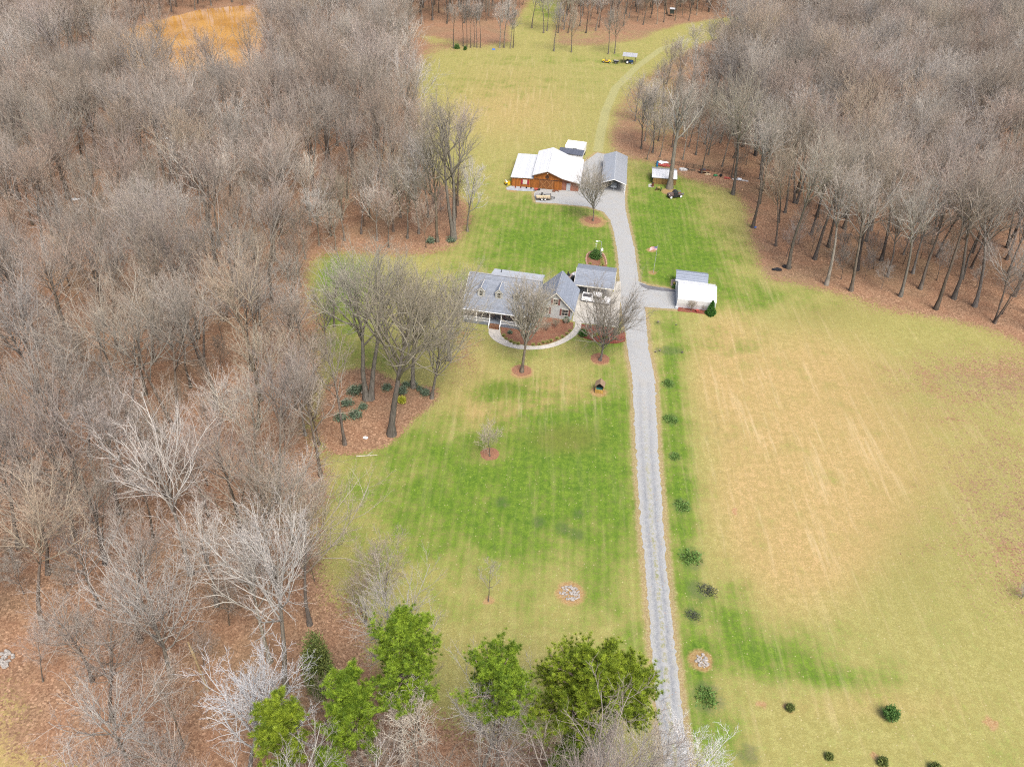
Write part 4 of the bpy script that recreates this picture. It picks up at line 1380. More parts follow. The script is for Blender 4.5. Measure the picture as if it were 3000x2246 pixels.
M_METALB = striped('black_metal_roof', (.075, .082, .105), (.04, .045, .06), 1.3, 'X', rough=.5, bump=.3, var=.12, sharp=.1)
M_BARN = striped('orange_brown_boards', (.30, .105, .022), (.11, .035, .01), 4.2, 'X', rough=.75, bump=.4, var=.45, sharp=.13, nscale=(2.5, 2.5, .35))
M_BARND = striped('dark_brown_door_boards', (.21, .085, .028), (.085, .035, .012), 5.5, 'X', rough=.8, bump=.4, var=.5, sharp=.14, nscale=(2.5, 2.5, .5))
M_WOODOLD = striped('olive_brown_boards', (.20, .125, .045), (.08, .05, .02), 5, 'X', rough=.85, bump=.4, var=.4, sharp=.14, nscale=(2.5, 2.5, .4))
M_WOOD = striped('fence_wood', (.15, .11, .075), (.08, .06, .045), 3, 'X', var=.35)
M_PLY = plain('pale_plywood', (.50, .40, .26), .8, var=.2, scale=2)
M_TARP = plain('white_tarp', (.55, .555, .565), .5, var=.10, scale=1)
M_RUST = plain('rusty_steel', (.14, .055, .03), .8, var=.4, scale=4)
M_STEEL = plain('galvanised_steel', (.42, .44, .46), .4, metal=.4, var=.12)
M_YELLOW = plain('yellow_paint', (.62, .42, .03), .45, var=.15)
M_BLUE = plain('blue_paint', (.03, .11, .36), .5, var=.2)
M_TEAL = plain('blue_plastic', (.03, .17, .33), .5, var=.2)
M_GREENP = plain('green_plastic', (.04, .22, .09), .5, var=.2)
M_REDP = plain('faded_red_paint', (.32, .07, .055), .6, var=.35)
M_BRICK = plain('brick_edging', (.20, .06, .04), .85, var=.35, scale=6)
M_STONE = plain('pale_stone', (.42, .38, .32), .9, var=.3, scale=3)

def window(parent, x, y, z, w, h, frame=None, face='y', shutters=None, name='window'):
    """window set in a wall that faces -y: sash with glass, frame and sill, optional shutters"""
    f = MB()
    t = .07
    f.box(x - w / 2 - t, x + w / 2 + t, y - .06, y + .02, z + h, z + h + t)
    f.box(x - w / 2 - t, x + w / 2 + t, y - .09, y + .02, z - t, z)
    f.box(x - w / 2 - t, x - w / 2, y - .06, y + .02, z, z + h)
    f.box(x + w / 2, x + w / 2 + t, y - .06, y + .02, z, z + h)
    f.box(x - w / 2, x + w / 2, y - .045, y + .02, z + h / 2 - .02, z + h / 2 + .02)
    f.box(x - .015, x + .015, y - .043, y + .02, z, z + h)
    o = f.build(name, frame or M_WHITE, parent)
    MB().box(x - w / 2, x + w / 2, y - .02, y + .03, z, z + h).build('pane', M_GLASS, o)
    if shutters:
        for s_ in (-1, 1):
            xx = x + s_ * (w / 2 + t + .2)
            MB().box(xx - .19, xx + .19, y - .05, y + .02, z - .05, z + h + .05).build('shutter', shutters, parent)
    return o

def barge(mb, a, b, w=.16, th=.05):
    """board along a roof edge from a to b"""
    a, b = Vector(a), Vector(b)
    mb.slab([a + Vector((0, 0, .03)), a + Vector((0, 0, -w)), b + Vector((0, 0, -w)), b + Vector((0, 0, .03))], th)

# ---- the house
D = math.radians
hs = thing('house', 'pale grey house with three dormers, front porch and a gabled wing', 'house', (4.38, 139.43, 0), D(-9))
RZ, RY, EZ, EY, BY, BZ = 7.5, .8, 3.15, -5.85, 5.6, 4.4     # ridge, porch eave and back eave
XL, XR = -14.1, -.05
w = MB()
w.prismx([(-3.6, 0), (-3.6, 4.4), (RY, RZ - .2), (BY - .3, BZ), (BY - .3, 0)], XL + .3, XR)
w.build('wall', M_SIDING, hs)
MB().box(XL + .35, XR - .05, -3.68, -3.61, .62, 3.6).build('porch_wall', M_BRICKW, hs)
rf = MB()
rf.slab([(XL, EY, EZ), (XR, EY, EZ), (XR, RY, RZ), (XL, RY, RZ)], .16)
rf.slab([(XL, RY, RZ + .002), (XR, RY, RZ + .002), (XR, BY, BZ), (XL, BY, BZ)], .16)
roof = rf.build('roof', M_SHINGLE, hs)
rc = MB()
rc.box(XL, XR + .2, RY - .16, RY + .16, RZ - .02, RZ + .05)
rc.build('ridge_cap', plain('pale_ridge', (.26, .27, .29), .8), roof)
g_ = MB()
g_.box(XL, XR, EY - .1, EY + .02, EZ - .16, EZ - .02)
barge(g_, (XL, EY, EZ), (XL, RY, RZ))
g_.build('gutter', M_WHITE, roof)
ad = MB()
ad.slab([(-11.0, 4.4, 4.75), (-.4, 4.4, 4.75), (-.4, 10.6, 3.35), (-11.0, 10.6, 3.35)], .14)
MB_ = ad.build('rear_roof', plain('sheen_grey_low_roof', (.30, .32, .345), .7, var=.12, scale=.6), hs)  # grey lightened to paint in the sky sheen of a roof seen at grazing angle
vp = MB().tube((-9.2, 8.6, 3.7), (-9.2, 8.6, 4.3), .07)
vp.tube((-9.2, 8.6, 4.3), (-9.2, 8.6, 4.36), .12).build('vent_pipe', M_BLACK, MB_)
MB().box(-10.7, -.7, BY - .3, 10.3, 0, 3.2).build('rear_wall', M_SIDING, hs)
pf = MB().box(XL + .3, XR - .5, -5.75, -3.6, .02, .62).build('porch_floor', M_DECK, hs)
pr = MB()
for a, b_ in ((XL + .35, -8.5), (-6.35, XR - .6)):
    pr.box(a, b_, -5.72, -5.66, 1.42, 1.50)
    pr.box(a, b_, -5.72, -5.66, .75, .81)
    x = a + .08
    while x < b_:
        pr.box(x, x + .03, -5.705, -5.675, .8, 1.43)
        x += .14
pr.build('porch_rail', M_WHITE, hs)
for x in (XL + .45, -11.2, -8.55, -6.3, -3.4, XR - .65):
    p_ = MB().box(x - .07, x + .07, -5.75, -5.61, .62, 3.05)
    p_.box(x - .11, x + .11, -5.79, -5.57, .62, .78).build('porch_post', M_WHITE, hs)
st = MB()
for i in range(4):
    st.box(-8.4, -6.45, -5.75 - .28 * (i + 1), -5.75 - .28 * i + .02, 0.01, .62 - .155 * (i + .6) + .02)
st.build('steps', M_STEP, hs)
for x in (-8.52, -6.33):
    hr = MB()
    hr.slab([(x - .06, -5.7, 1.55), (x - .06, -6.95, .85), (x + .06, -6.95, .85), (x + .06, -5.7, 1.55)], .09)
    hr.box(x - .06, x + .06, -7.0, -6.86, 0, .9)
    hr.slab([(x - .03, -5.7, .95), (x - .03, -6.9, .3), (x + .03, -6.9, .3), (x + .03, -5.7, .95)], .07)
    hr.build('hand_rail', M_WHITE, hs)
for x, wd in ((-12.4, 1.0), (-9.8, 1.0), (-5.2, 1.0), (-2.2, 1.0)):
    window(hs, x, -3.69, 1.2, wd, 1.4, M_TRIM, shutters=M_SHUT)
dr = MB().box(-7.85, -6.95, -3.78, -3.70, .62, 2.65).build('front_door', plain('front_door_paint', (.12, .12, .13), .4), hs)
MB().box(-7.75, -7.05, -3.795, -3.77, 1.5, 2.5).build('pane', M_GLASS, dr)
MB().box(-7.15, -7.08, -3.83, -3.78, 1.05, 1.15).build('door_handle', M_STEEL, dr)
def dormer(cx):
    y0, zb, ze, za, hw = -3.25, 4.75, 6.15, 6.85, .68
    yb = RY - (RZ - za) / ((RZ - EZ) / (RY - EY))
    ye = RY - (RZ - ze) / ((RZ - EZ) / (RY - EY))
    d_ = MB()
    yw = RY - (RZ - zb) / ((RZ - EZ) / (RY - EY))
    for s_ in (-1, 1):
        a = cx + s_ * hw
        q = [(a, y0, zb - .1), (a, y0, ze + .02), (a, ye, ze + .02), (a, yw, zb - .1)]
        d_.slab(q if s_ < 0 else q[::-1], .05)
    d_.add([(cx - hw, y0, zb - .1), (cx + hw, y0, zb - .1), (cx + hw, y0, ze), (cx, y0, za - .06), (cx - hw, y0, ze)], [(0, 1, 2, 3, 4)])
    o = d_.build('dormer', M_SIDING, hs)
    r_ = MB()
    e = .12
    r_.slab([(cx - hw - e, y0 - e, ze - .10), (cx, y0 - e, za), (cx, yb + .25, za), (cx - hw - e, ye + .1, ze - .10)][::-1], .07)
    r_.slab([(cx + hw + e, y0 - e, ze - .10), (cx + hw + e, ye + .1, ze - .10), (cx, yb + .25, za), (cx, y0 - e, za)][::-1], .07)
    r_.build('dormer_roof', M_SHINGLE2, o)
    t_ = MB()
    for s_ in (-1, 1):
        t_.slab([(cx, y0 - e - .02, za + .02), (cx + s_ * (hw + e), y0 - e - .02, ze - .08), (cx + s_ * (hw + e), y0 - e - .02, ze - .22), (cx, y0 - e - .02, za - .14)][::s_], .04)
    t_.box(cx - hw, cx - hw + .12, y0 - .03, y0 + .02, zb, ze)
    t_.box(cx + hw - .12, cx + hw, y0 - .03, y0 + .02, zb, ze)
    t_.box(cx - .06, cx + .06, y0 - e, yb, za - .01, za + .04)
    t_.build('dormer_trim', M_TRIM, o)
    window(o, cx, y0 - .02, zb + .15, .62, 1.15, M_TRIM)
    return o
for cx in (-10.85, -7.35, -3.85):
    dormer(cx)
# gabled wing
WE, WA, WX, WD = 2.55, 5.95, 6.75, 8.2
wm = MB()
wm.prism([(0, 0), (WX, 0), (WX, WE), (WX / 2, WA - .2), (0, WE)], 0, WD)
wm.build('wing_wall', M_SIDING, hs)
wr = MB()
sl = (WA - WE) / (WX / 2)
ov = .38
wr.slab([(-ov, -.3, WE - ov * sl), (WX / 2, -.3, WA), (WX / 2, WD + .3, WA), (-ov, WD + .3, WE - ov * sl)][::-1], .15)
wr.slab([(WX + ov, -.3, WE - ov * sl), (WX + ov, WD + .3, WE - ov * sl), (WX / 2, WD + .3, WA), (WX / 2, -.3, WA)][::-1], .15)
wro = wr.build('wing_roof', M_SHINGLE2, hs)
wt_ = MB()
wt_.box(WX / 2 - .14, WX / 2 + .14, -.3, WD + .3, WA - .03, WA + .05)
wt_.build('ridge_cap', plain('pale_ridge', (.26, .27, .29), .8), wro)
wt_ = MB()
wt_.slab([(WX / 2, -.32, WA + .03), (WX + ov, -.32, WE - ov * sl + .03), (WX + ov, -.32, WE - ov * sl - .2), (WX / 2, -.32, WA - .2)][::1], .05)
wt_.slab([(WX / 2, -.32, WA + .03), (-ov, -.32, WE - ov * sl + .03), (-ov, -.32, WE - ov * sl - .2), (WX / 2, -.32, WA - .2)][::-1], .05)
wt_.build('barge_board', M_TRIM, wro)
window(hs, 1.5, -.02, .95, 1.15, 1.35, M_TRIM, shutters=M_SHUT)
window(hs, 5.35, -.02, .95, 1.15, 1.35, M_TRIM, shutters=M_SHUT)
window(hs, 3.35, -.02, 3.2, .85, 1.15, M_TRIM, shutters=M_SHUT)

# ---- two-bay garage with shingle roof beside the house
cp = thing('carport', 'grey-roofed open carport between the house and the gravel drive', 'carport', (11.7, 147.48, 0), D(-8))
CZ = 3.0
r_ = MB()
r_.slab([(-.15, -.1, CZ - .02), (8.05, -.1, CZ - .02), (8.05, 4.4, 4.45), (-.15, 4.4, 4.45)], .15)
r_.slab([(-.15, 4.4, 4.452), (8.05, 4.4, 4.452), (8.05, 8.9, CZ), (-.15, 8.9, CZ)], .15)
ro = r_.build('roof', M_SHINGLE, cp)
t_ = MB()
t_.box(-.15, 8.05, -.14, -.08, CZ - .24, CZ - .01)
barge(t_, (-.15, -.1, CZ), (-.15, 4.4, 4.45))
barge(t_, (8.1, -.1, CZ), (8.1, 4.4, 4.45))
t_.build('fascia', M_TRIM, ro)
wl = MB()
wl.box(.1, 7.8, 8.4, 8.55, 0, 2.95)
wl.prismx([(3.2, 0), (3.2, 2.9), (4.4, 4.2), (8.4, 3.0), (8.4, 0)], .1, .22)
wl.build('wall', M_SIDING, cp)
MB().box(.05, 7.85, .2, 8.5, .02, .06).build('slab', M_CONC, cp)
for x in (.15, 2.75, 5.3, 7.75):
    MB().box(x - .09, x + .09, .2, .38, 0.06, 2.82).build('post', M_TRIM, cp)
MB().box(.1, 7.85, .22, .36, 2.62, 2.84).build('beam', M_TRIM, cp)

# ---- the barn
bn = thing('barn', 'orange-brown board barn with white metal roofs and a big sliding door', 'barn', (-2.86, 201.36, 0), D(-5.5))
bw = MB()
bw.prism([(5.75, 0), (13.0, 0), (13.0, 3.05), (9.15, 4.62), (5.75, 3.4)], 0, 15.8)
bw.build('wall', M_BARN, bn)
MB().box(.05, 5.74, .03, 15.6, 0, 2.42).build('wing_wall', M_BARN, bn)
MB().prism([(13.01, 0), (17.3, 0), (17.3, 2.1), (13.01, 2.95)], .25, 15.6).build('shed_wall', plain('faded_red_boards', (.24, .10, .065), .8, var=.3, scale=1.5), bn)
b1 = MB()
b1.slab([(5.35, -.45, 3.52), (9.15, -.45, 4.85), (9.15, 16.2, 4.85), (5.35, 16.2, 3.52)][::-1], .1)
b1.slab([(9.15, -.45, 4.85), (13.05, -.45, 3.25), (13.05, 16.2, 3.25), (9.15, 16.2, 4.85)][::-1], .1)
b1.slab([(13.05, -.45, 3.248), (17.7, -.45, 2.30), (17.7, 16.0, 2.30), (13.05, 16.0, 3.248)][::-1], .1)
br_ = b1.build('roof', M_METALW, bn)
b2_ = MB()
for j in range(12):
    y = 1.2 + j * .98
    if j not in (2, 6):
        b2_.box(9.08, 9.26, y, y + .8, 4.83, 4.90)
b2_.build('ridge_vent', M_BLACK, br_)
MB().slab([(-.25, -.25, 2.47), (5.6, -.25, 2.66), (5.6, 16.0, 2.66), (-.25, 16.0, 2.47)], .1).build('wing_roof', M_METALOLD, bn)
t_ = MB()
t_.slab([(9.15, -.47, 4.83), (5.35, -.47, 3.50), (5.35, -.47, 3.36), (9.15, -.47, 4.69)][::-1], .04)
t_.slab([(9.15, -.47, 4.83), (13.05, -.47, 3.23), (13.05, -.47, 3.09), (9.15, -.47, 4.69)], .04)
t_.slab([(13.06, -.47, 3.23), (17.7, -.47, 2.28), (17.7, -.47, 2.14), (13.06, -.47, 3.09)], .04)
t_.build('barge_board', plain('brown_trim', (.13, .07, .04), .7), bn)
MB().box(5.9, 13.0, -.08, -.02, 2.42, 2.54).build('door_track', M_BLACK, bn)
for x0, x1 in ((7.2, 9.05), (9.1, 10.95)):
    d_ = MB().box(x0, x1, -.14, -.06, .08, 2.4).build('sliding_door', M_BARND, bn)
    k_ = MB()
    for a, b_ in (((x0, .1), (x1, 2.35)), ((x0, 2.35), (x1, .1))):
        dx, dz = b_[0] - a[0], b_[1] - a[1]
        l = math.hypot(dx, dz)
        nx, nz = -dz / l * .08, dx / l * .08
        k_.add([(a[0] - nx, -.165, a[1] - nz), (b_[0] - nx, -.165, b_[1] - nz), (b_[0] + nx, -.165, b_[1] + nz), (a[0] + nx, -.165, a[1] + nz),
                (a[0] - nx, -.141, a[1] - nz), (b_[0] - nx, -.141, b_[1] - nz), (b_[0] + nx, -.141, b_[1] + nz), (a[0] + nx, -.141, a[1] + nz)],
               [(0, 1, 2, 3), (0, 4, 5, 1), (1, 5, 6, 2), (2, 6, 7, 3), (3, 7, 4, 0)])
    k_.build('door_brace', plain('brace_wood', (.27, .13, .05), .8, var=.3), d_)
wd = MB().box(2.95, 4.05, -.06, .04, .85, 1.95).build('window', M_TRIM, bn)
MB().box(3.05, 3.95, -.075, -.055, .95, 1.85).build('pane', plain('cream_blind', (.52, .47, .36), .6), wd)
for x in (2.7, 4.3):
    MB().box(x - .2, x + .2, -.08, .035, .8, 2.0).build('shutter', M_RED, bn)
em = MB()
em.ring((9.15, -.05, 3.3), (0, 1, 0), .42, .05, 20, 6)
for k in range(5):
    a = math.pi / 2 + k * 4 * math.pi / 5
    a2 = a + 4 * math.pi / 5
    em.tube((9.15 + .42 * math.cos(a), -.05, 3.3 + .42 * math.sin(a)), (9.15 + .42 * math.cos(a2), -.05, 3.3 + .42 * math.sin(a2)), .035, .035, 5)
em.build('star_emblem', M_BLACK, bn)
lm = MB().tube((9.15, -.3, 4.28), (9.15, -.02, 4.28), .03)
lm.ball((9.15, -.32, 4.22), .13, .13, .1)
lm.build('barn_lamp', M_TRIM, bn)
dd_ = MB().box(14.2, 15.2, .17, .23, .05, 2.0).build('door', plain('grey_door', (.35, .37, .39), .5), bn)

# ---- grey metal carport beside the barn
mc_ = thing('metal_carport', 'long grey metal carport at the end of the gravel drive', 'carport', (20.3, 200.5, 0), D(-5.5))
r_ = MB()
r_.slab([(-.2, 0, 2.62), (3.0, 0, 3.75), (3.0, 19, 3.75), (-.2, 19, 2.62)][::-1], .06)
r_.slab([(3.0, 0, 3.752), (6.2, 0, 2.62), (6.2, 19, 2.62), (3.0, 19, 3.752)][::-1], .06)
ro = r_.build('roof', M_METALG, mc_)
MB().box(2.9, 3.1, 0, 19, 3.735, 3.79).build('ridge_cap', plain('pale_ridge2', (.40, .42, .44), .5), ro)
t_ = MB()
t_.slab([(3.0, -.02, 3.74), (-.2, -.02, 2.62), (-.2, -.02, 2.45), (3.0, -.02, 3.57)][::-1], .04)
t_.slab([(3.0, -.02, 3.74), (6.2, -.02, 2.62), (6.2, -.02, 2.45), (3.0, -.02, 3.57)], .04)
t_.build('gable_trim', M_WHITE, ro)
wl = MB()
wl.box(-.02, .05, 4.0, 18.8, 0, 2.6)
wl.box(5.95, 6.02, 6.0, 18.8, 0, 2.6)
wl.box(.05, 5.95, 18.7, 18.78, 0, 2.7)
wl.build('wall', M_METALG, mc_)
for y in (.1, 3.0, 6.0):
    for x in (0, 6.0):
        MB().box(x - .05, x + .05, y, y + .1, 0, 2.6).build('post', M_WHITE, mc_)
# what stands in it: a boat-like covered load and a work bench
ld = thing('covered_boat', 'tarp-covered boat parked inside the grey metal carport', 'boat', (23.6, 202.4, 0), D(-5.5))
MB().prismx([(0, .5), (.15, .95), (3.8, 1.0), (4.6, .6), (3.6, .45), (.3, .4)], -.75, .75).build('hull', plain('boat_hull', (.42, .44, .44), .4, var=.15), ld)
MB().prismx([(.1, .96), (1.2, 1.45), (3.0, 1.35), (4.2, .98)], -.62, .62).build('cover', plain('boat_cover', (.34, .36, .36), .8, var=.3), ld)
tr_ = MB().box(-.08, .08, -1.2, 3.8, .34, .42)
tr_.box(-.7, .7, 2.2, 2.3, .34, .42).build('trailer_frame', M_STEEL, ld)
for x in (-.85, .85):
    MB().ring((x, 2.25, .3), (1, 0, 0), .21, .09).build('wheel', M_TIRE, ld)

# ---- black-roofed lean-to and the white camper behind the barn
lt_ = thing('lean_to', 'low shelter with black metal roof and white panels behind the barn', 'shed', (10.0, 223.0, 0), D(-12))
MB().slab([(0, -3.3, 2.38), (6.8, -3.3, 2.38), (6.8, -.2, 2.75), (0, -.2, 2.75)], .1).build('roof', M_METALB, lt_)
wl = MB()
for j in range(5):
    wl.box(.15 + j * 1.32, 1.42 + j * 1.32, -3.05, -3.0, .05, 2.25)
wl.build('wall_panel', M_WHITE, lt_)
MB().box(.15, 6.6, -2.95, -.4, .02, 2.25).build('wall', plain('white_wall', (.62, .63, .64), .6), lt_)
rv = thing('camper', 'white box camper parked behind the black-roofed shelter', 'camper', (11.2, 223.4, 0), D(-12))
c_ = MB()
c_.prismx([(.5, .55), (.42, 1.0), (.5, 2.75), (.75, 2.9), (4.9, 2.9), (5.2, 2.7), (5.25, .55)], 0, 5.3)
c_.build('body', plain('camper_white', (.74, .75, .74), .45, var=.08), rv)
MB().box(2.2, 2.9, 2.2, 2.9, 2.9, 3.02).build('roof_hatch', M_TRIM, rv)
MB().box(2.3, 3.3, .38, .44, 1.9, 2.4).build('window', M_GLASS, rv)
MB().box(-.02, 5.32, .4, .46, .95, 1.05).build('side_stripe', M_STEEL, rv)
for x in (-.02, 5.32):
    for y in (2.6, 3.4):
        MB().ring((x, y, .33), (1, 0, 0), .22, .11).build('wheel', M_TIRE, rv)

# ---- wooden shed with white metal roof under the big grey tree
ws = thing('wooden_shed', 'small wooden shed with weathered white roof beside the thick grey tree', 'shed', (34.24, 207.45, 0), D(-4.6))
MB().prismx([(0, 0), (0, 1.75), (3.4, 2.6), (5.7, 2.1), (5.7, 0)], 1.3, 6.1).build('wall', M_WOODOLD, ws)
r_ = MB()
r_.slab([(-.35, -.15, 1.82), (6.25, -.15, 1.82), (6.25, 3.4, 2.78), (-.35, 3.4, 2.78)], .07)
ro = r_.build('roof', M_METALOLD, ws)
MB().slab([(-.35, 3.4, 2.782), (6.25, 3.4, 2.782), (6.25, 6.1, 2.15), (-.35, 6.1, 2.15)], .07).build('back_roof', plain('grey_back_roof', (.26, .27, .27), .6), ws)
MB().box(.02, 1.3, 0, .06, 0, 1.75).build('front_board', M_WOODOLD, ws)
for y in (.1, 2.8, 5.5):
    MB().box(-.02, .1, y + .07, y + .17, 0, 1.9).build('post', M_WOOD, ws)

# ---- shingled shed and white tarp garage right of the drive
s2 = thing('garden_shed', 'grey-shingled shed with white trim behind the white tarp garage', 'shed', (33.3, 152.68, 0), D(-8))
MB().prismx([(.25, 0), (.25, 2.35), (2.05, 3.15), (4.1, 2.35), (4.1, 0)], .05, 6.2).build('wall', plain('pale_blue_siding', (.34, .40, .43), .6, var=.1), s2)
r_ = MB()
r_.slab([(-.2, -.1, 2.38), (6.5, -.1, 2.38), (6.5, 2.05, 3.32), (-.2, 2.05, 3.32)], .1)
r_.slab([(-.2, 2.05, 3.322), (6.5, 2.05, 3.322), (6.5, 4.45, 2.38), (-.2, 4.45, 2.38)], .1)
ro = r_.build('roof', M_SHINGLE2, s2)
t_ = MB()
t_.box(-.2, 6.5, -.16, -.09, 2.2, 2.42)
t_.box(-.24, -.17, -.1, .02, 2.2, 2.42)
t_.build('fascia', M_WHITE, ro)
window(s2, 3.7, .22, 1.55, .6, .55, M_WHITE)
for x in (.15, 1.3, 6.1):
    MB().box(x - .06, x + .06, .14, .24, 0, 2.3).build('corner_board', M_WHITE, s2)
tg = thing('tarp_garage', 'bright white tarp garage at the end of the gravel spur', 'garage tent', (32.7, 145.6, 0), D(-6))
sec = [(-.1, .05), (-.35, 1.2), (-.42, 2.2), (-.1, 2.62), (3.2, 3.85), (6.2, 2.7), (6.55, 2.2), (6.45, 1.2), (6.3, .05)]
c_ = MB()
n_ = 9
xs_ = [7.65 * i / n_ for i in range(n_ + 1)]
for i in range(n_ + 1):
    sag = .035 * (1 if i % 2 else 0)
    c_.v += [(xs_[i], y, z - (sag if z > 2 else 0)) for y, z in sec]
k = len(sec)
c_.f = [(i * k + j, (i + 1) * k + j, (i + 1) * k + j + 1, i * k + j + 1) for i in range(n_) for j in range(k - 1)]
c_.f += [tuple(range(k - 1, -1, -1)), tuple(n_ * k + j for j in range(k))]
c_.build('cover', M_TARP, tg)
p_ = MB()
for x in (-.02, 7.67):
    p_.path([(x, y, z + .02) for y, z in sec], .035, 6)
p_.build('end_hoop', M_WHITE, tg)
MB().box(-.25, .35, -.75, -.2, 0, .35).build('anchor_weight', plain('grey_weight', (.36, .38, .40), .7), tg)

# ------------------------------------------------------------------ vehicles and machines
def wheel(parent, x, y, r, w=.1, rim=None, axis=(0, 1, 0)):
    t = MB().ring((x, y, r), axis, r - w * .9, w, 20, 8).build('wheel', M_TIRE, parent, True)
    a = Vector(axis).normalized()
    c = Vector((x, y, r))
    MB().tube(c - a * w * .75, c + a * w * .75, r - w * 1.5, None, 14).build('rim', rim or M_STEEL, t)
    return t

M_WPAINT = plain('white_car_paint', (.72, .73, .74), .25, var=.05, spec=.5)
M_CARGLASS = plain('car_glass', (.03, .035, .04), .06, var=.2, spec=.6)
def body_prism(prof, hw, mat, name, parent, inset=.0, top_in=.0, zt=1.2):
    """side profile (x,z) run across the width, drawn in towards the top"""
    k = len(prof)
    m = MB()
    for s_ in (-1, 1):
        for x, z in prof:
            f = max(0, (z - zt)) * top_in
            m.v.append((x, s_ * (hw - inset - f), z))
    m.f = [tuple(range(k)), tuple(range(2 * k - 1, k - 1, -1))]
    m.f += [(i, k + i, k + (i + 1) % k, (i + 1) % k) for i in range(k)]
    return m.build(name, mat, parent)
# white pickup nose to the right
pk = thing('pickup_truck', 'white pickup truck with dark empty bed parked on the concrete in front of the carport', 'pickup', (16.3, 146.05, .016), D(-11))
body_prism([(-2.9, .45), (-2.9, 1.0), (-.95, 1.02), (-.95, .98), (1.15, .98), (1.2, 1.04), (2.75, .98), (2.92, .8), (2.95, .45)], .97, M_WPAINT, 'body', pk)
body_prism([(-1.0, .98), (-.88, 1.80), (-.55, 1.88), (.75, 1.86), (1.0, 1.74), (1.55, 1.03)], .93, M_WPAINT, 'cab', pk, 0, .22, 1.0)
MB().box(-2.8, -1.05, -.83, .83, .99, 1.03).build('bed_liner', plain('bed_liner', (.05, .05, .055), .8), pk)
bd = MB()
bd.box(-2.9, -.98, -.97, -.85, 1.0, 1.28)
bd.box(-2.9, -.98, .85, .97, 1.0, 1.28)
bd.box(-2.9, -2.8, -.85, .85, 1.0, 1.28)
bd.build('bed_side', M_WPAINT, pk)
gl = MB()
gl.slab([(1.06, -.72, 1.70), (1.55, -.82, 1.1), (1.55, .82, 1.1), (1.06, .72, 1.70)], -.012)
gl.build('windscreen', M_CARGLASS, pk)
for s_ in (-1, 1):
    q = [(-.72, s_ * .90, 1.12), (1.2, s_ * .91, 1.12), (.88, s_ * .80, 1.68), (-.62, s_ * .78, 1.72)]
    MB().slab(q if s_ < 0 else q[::-1], -.012).build('side_window', M_CARGLASS, pk)
    for x in (-1.85, 1.95):
        wheel(pk, x, s_ * .86, .39, .12)
    MB().box(2.88, 2.97, s_ * .78 - .15, s_ * .78 + .15, .72, .88).build('headlight', M_STEEL, pk)
MB().box(2.9, 3.05, -.92, .92, .42, .6).build('bumper', M_STEEL, pk)
MB().box(-3.05, -2.9, -.9, .9, .42, .6).build('bumper', M_STEEL, pk)

# old stake truck by the big tree
ot = thing('old_truck', 'rusty antique truck with whitewall tyres and wooden bed parked on the grass', 'truck', (39.0, 199.6, 0), D(201))
M_OLD = plain('faded_brown_paint', (.105, .075, .072), .5, var=.35, scale=2)
M_OLDB = plain('old_black_paint', (.03, .03, .036), .4, var=.3)
body_prism([(.35, .62), (.35, 1.28), (.7, 1.35), (1.75, 1.25), (1.9, 1.1), (1.92, .62)], .48, M_OLD, 'hood', ot, 0, .5, 1.0)
body_prism([(-.62, .6), (-.62, 1.75), (-.4, 1.92), (.15, 1.9), (.42, 1.3), (.42, .6)], .70, M_OLDB, 'cab', ot, 0, .22, 1.1)
MB().slab([(.18, -.52, 1.82), (.43, -.6, 1.33), (.43, .6, 1.33), (.18, .52, 1.82)], -.015).build('windscreen', M_CARGLASS, ot)
for s_ in (-1, 1):
    f_ = MB()
    n = 9
    pr_ = [(1.25 + .52 * math.cos(math.pi * i / (n - 1)), .42 + .52 * math.sin(math.pi * i / (n - 1))) for i in range(n)]
    f_.v = [(x, s_ * .48, z) for x, z in pr_] + [(x, s_ * .88, z - .06) for x, z in pr_]
    f_.f = [(i, i + 1, n + i + 1, n + i) for i in range(n - 1)]
    f_.build('fender', M_OLD, ot)
    MB().slab([(.72, s_ * .5, .45), (.72, s_ * .85, .45), (-1.0, s_ * .85, .42), (-1.0, s_ * .5, .42)][::s_], .05).build('running_board', M_OLDB, ot)
    q = [(-.5, s_ * .66, 1.3), (.25, s_ * .66, 1.3), (.08, s_ * .58, 1.72), (-.42, s_ * .57, 1.72)]
    MB().slab(q if s_ < 0 else q[::-1], -.015).build('side_window', M_CARGLASS, ot)
    MB().ball((1.75, s_ * .42, .98), .13, .12, .12, 10, 6).build('headlight', M_STEEL, ot)
    for x in (-1.55, 1.25):
        w_ = wheel(ot, x, s_ * .70, .38, .09, M_WHITE)
        MB().ring((x, s_ * .77, .38), (0, 1, 0), .27, .035, 20, 6).build('whitewall', M_WHITE, w_)
bd = MB()
bd.box(-2.25, -.7, -.8, .8, .72, .8)
bd.build('bed_floor', M_WOOD, ot)
bs_ = MB()
for s_ in (-1, 1):
    for z in (.95, 1.15):
        bs_.box(-2.25, -.7, s_ * .8 - .02, s_ * .8 + .02, z, z + .1)
    for x in (-2.2, -1.5, -.75):
        bs_.box(x - .03, x + .03, s_ * .76 - .02, s_ * .76 + .02, .8, 1.28)
bs_.build('stake_side', plain('grey_stakes', (.16, .18, .22), .7, var=.3), ot)
MB().ball((-1.35, .15, .9), .55, .4, .28, 10, 6, .2).build('scrap_load', M_RUST, ot)

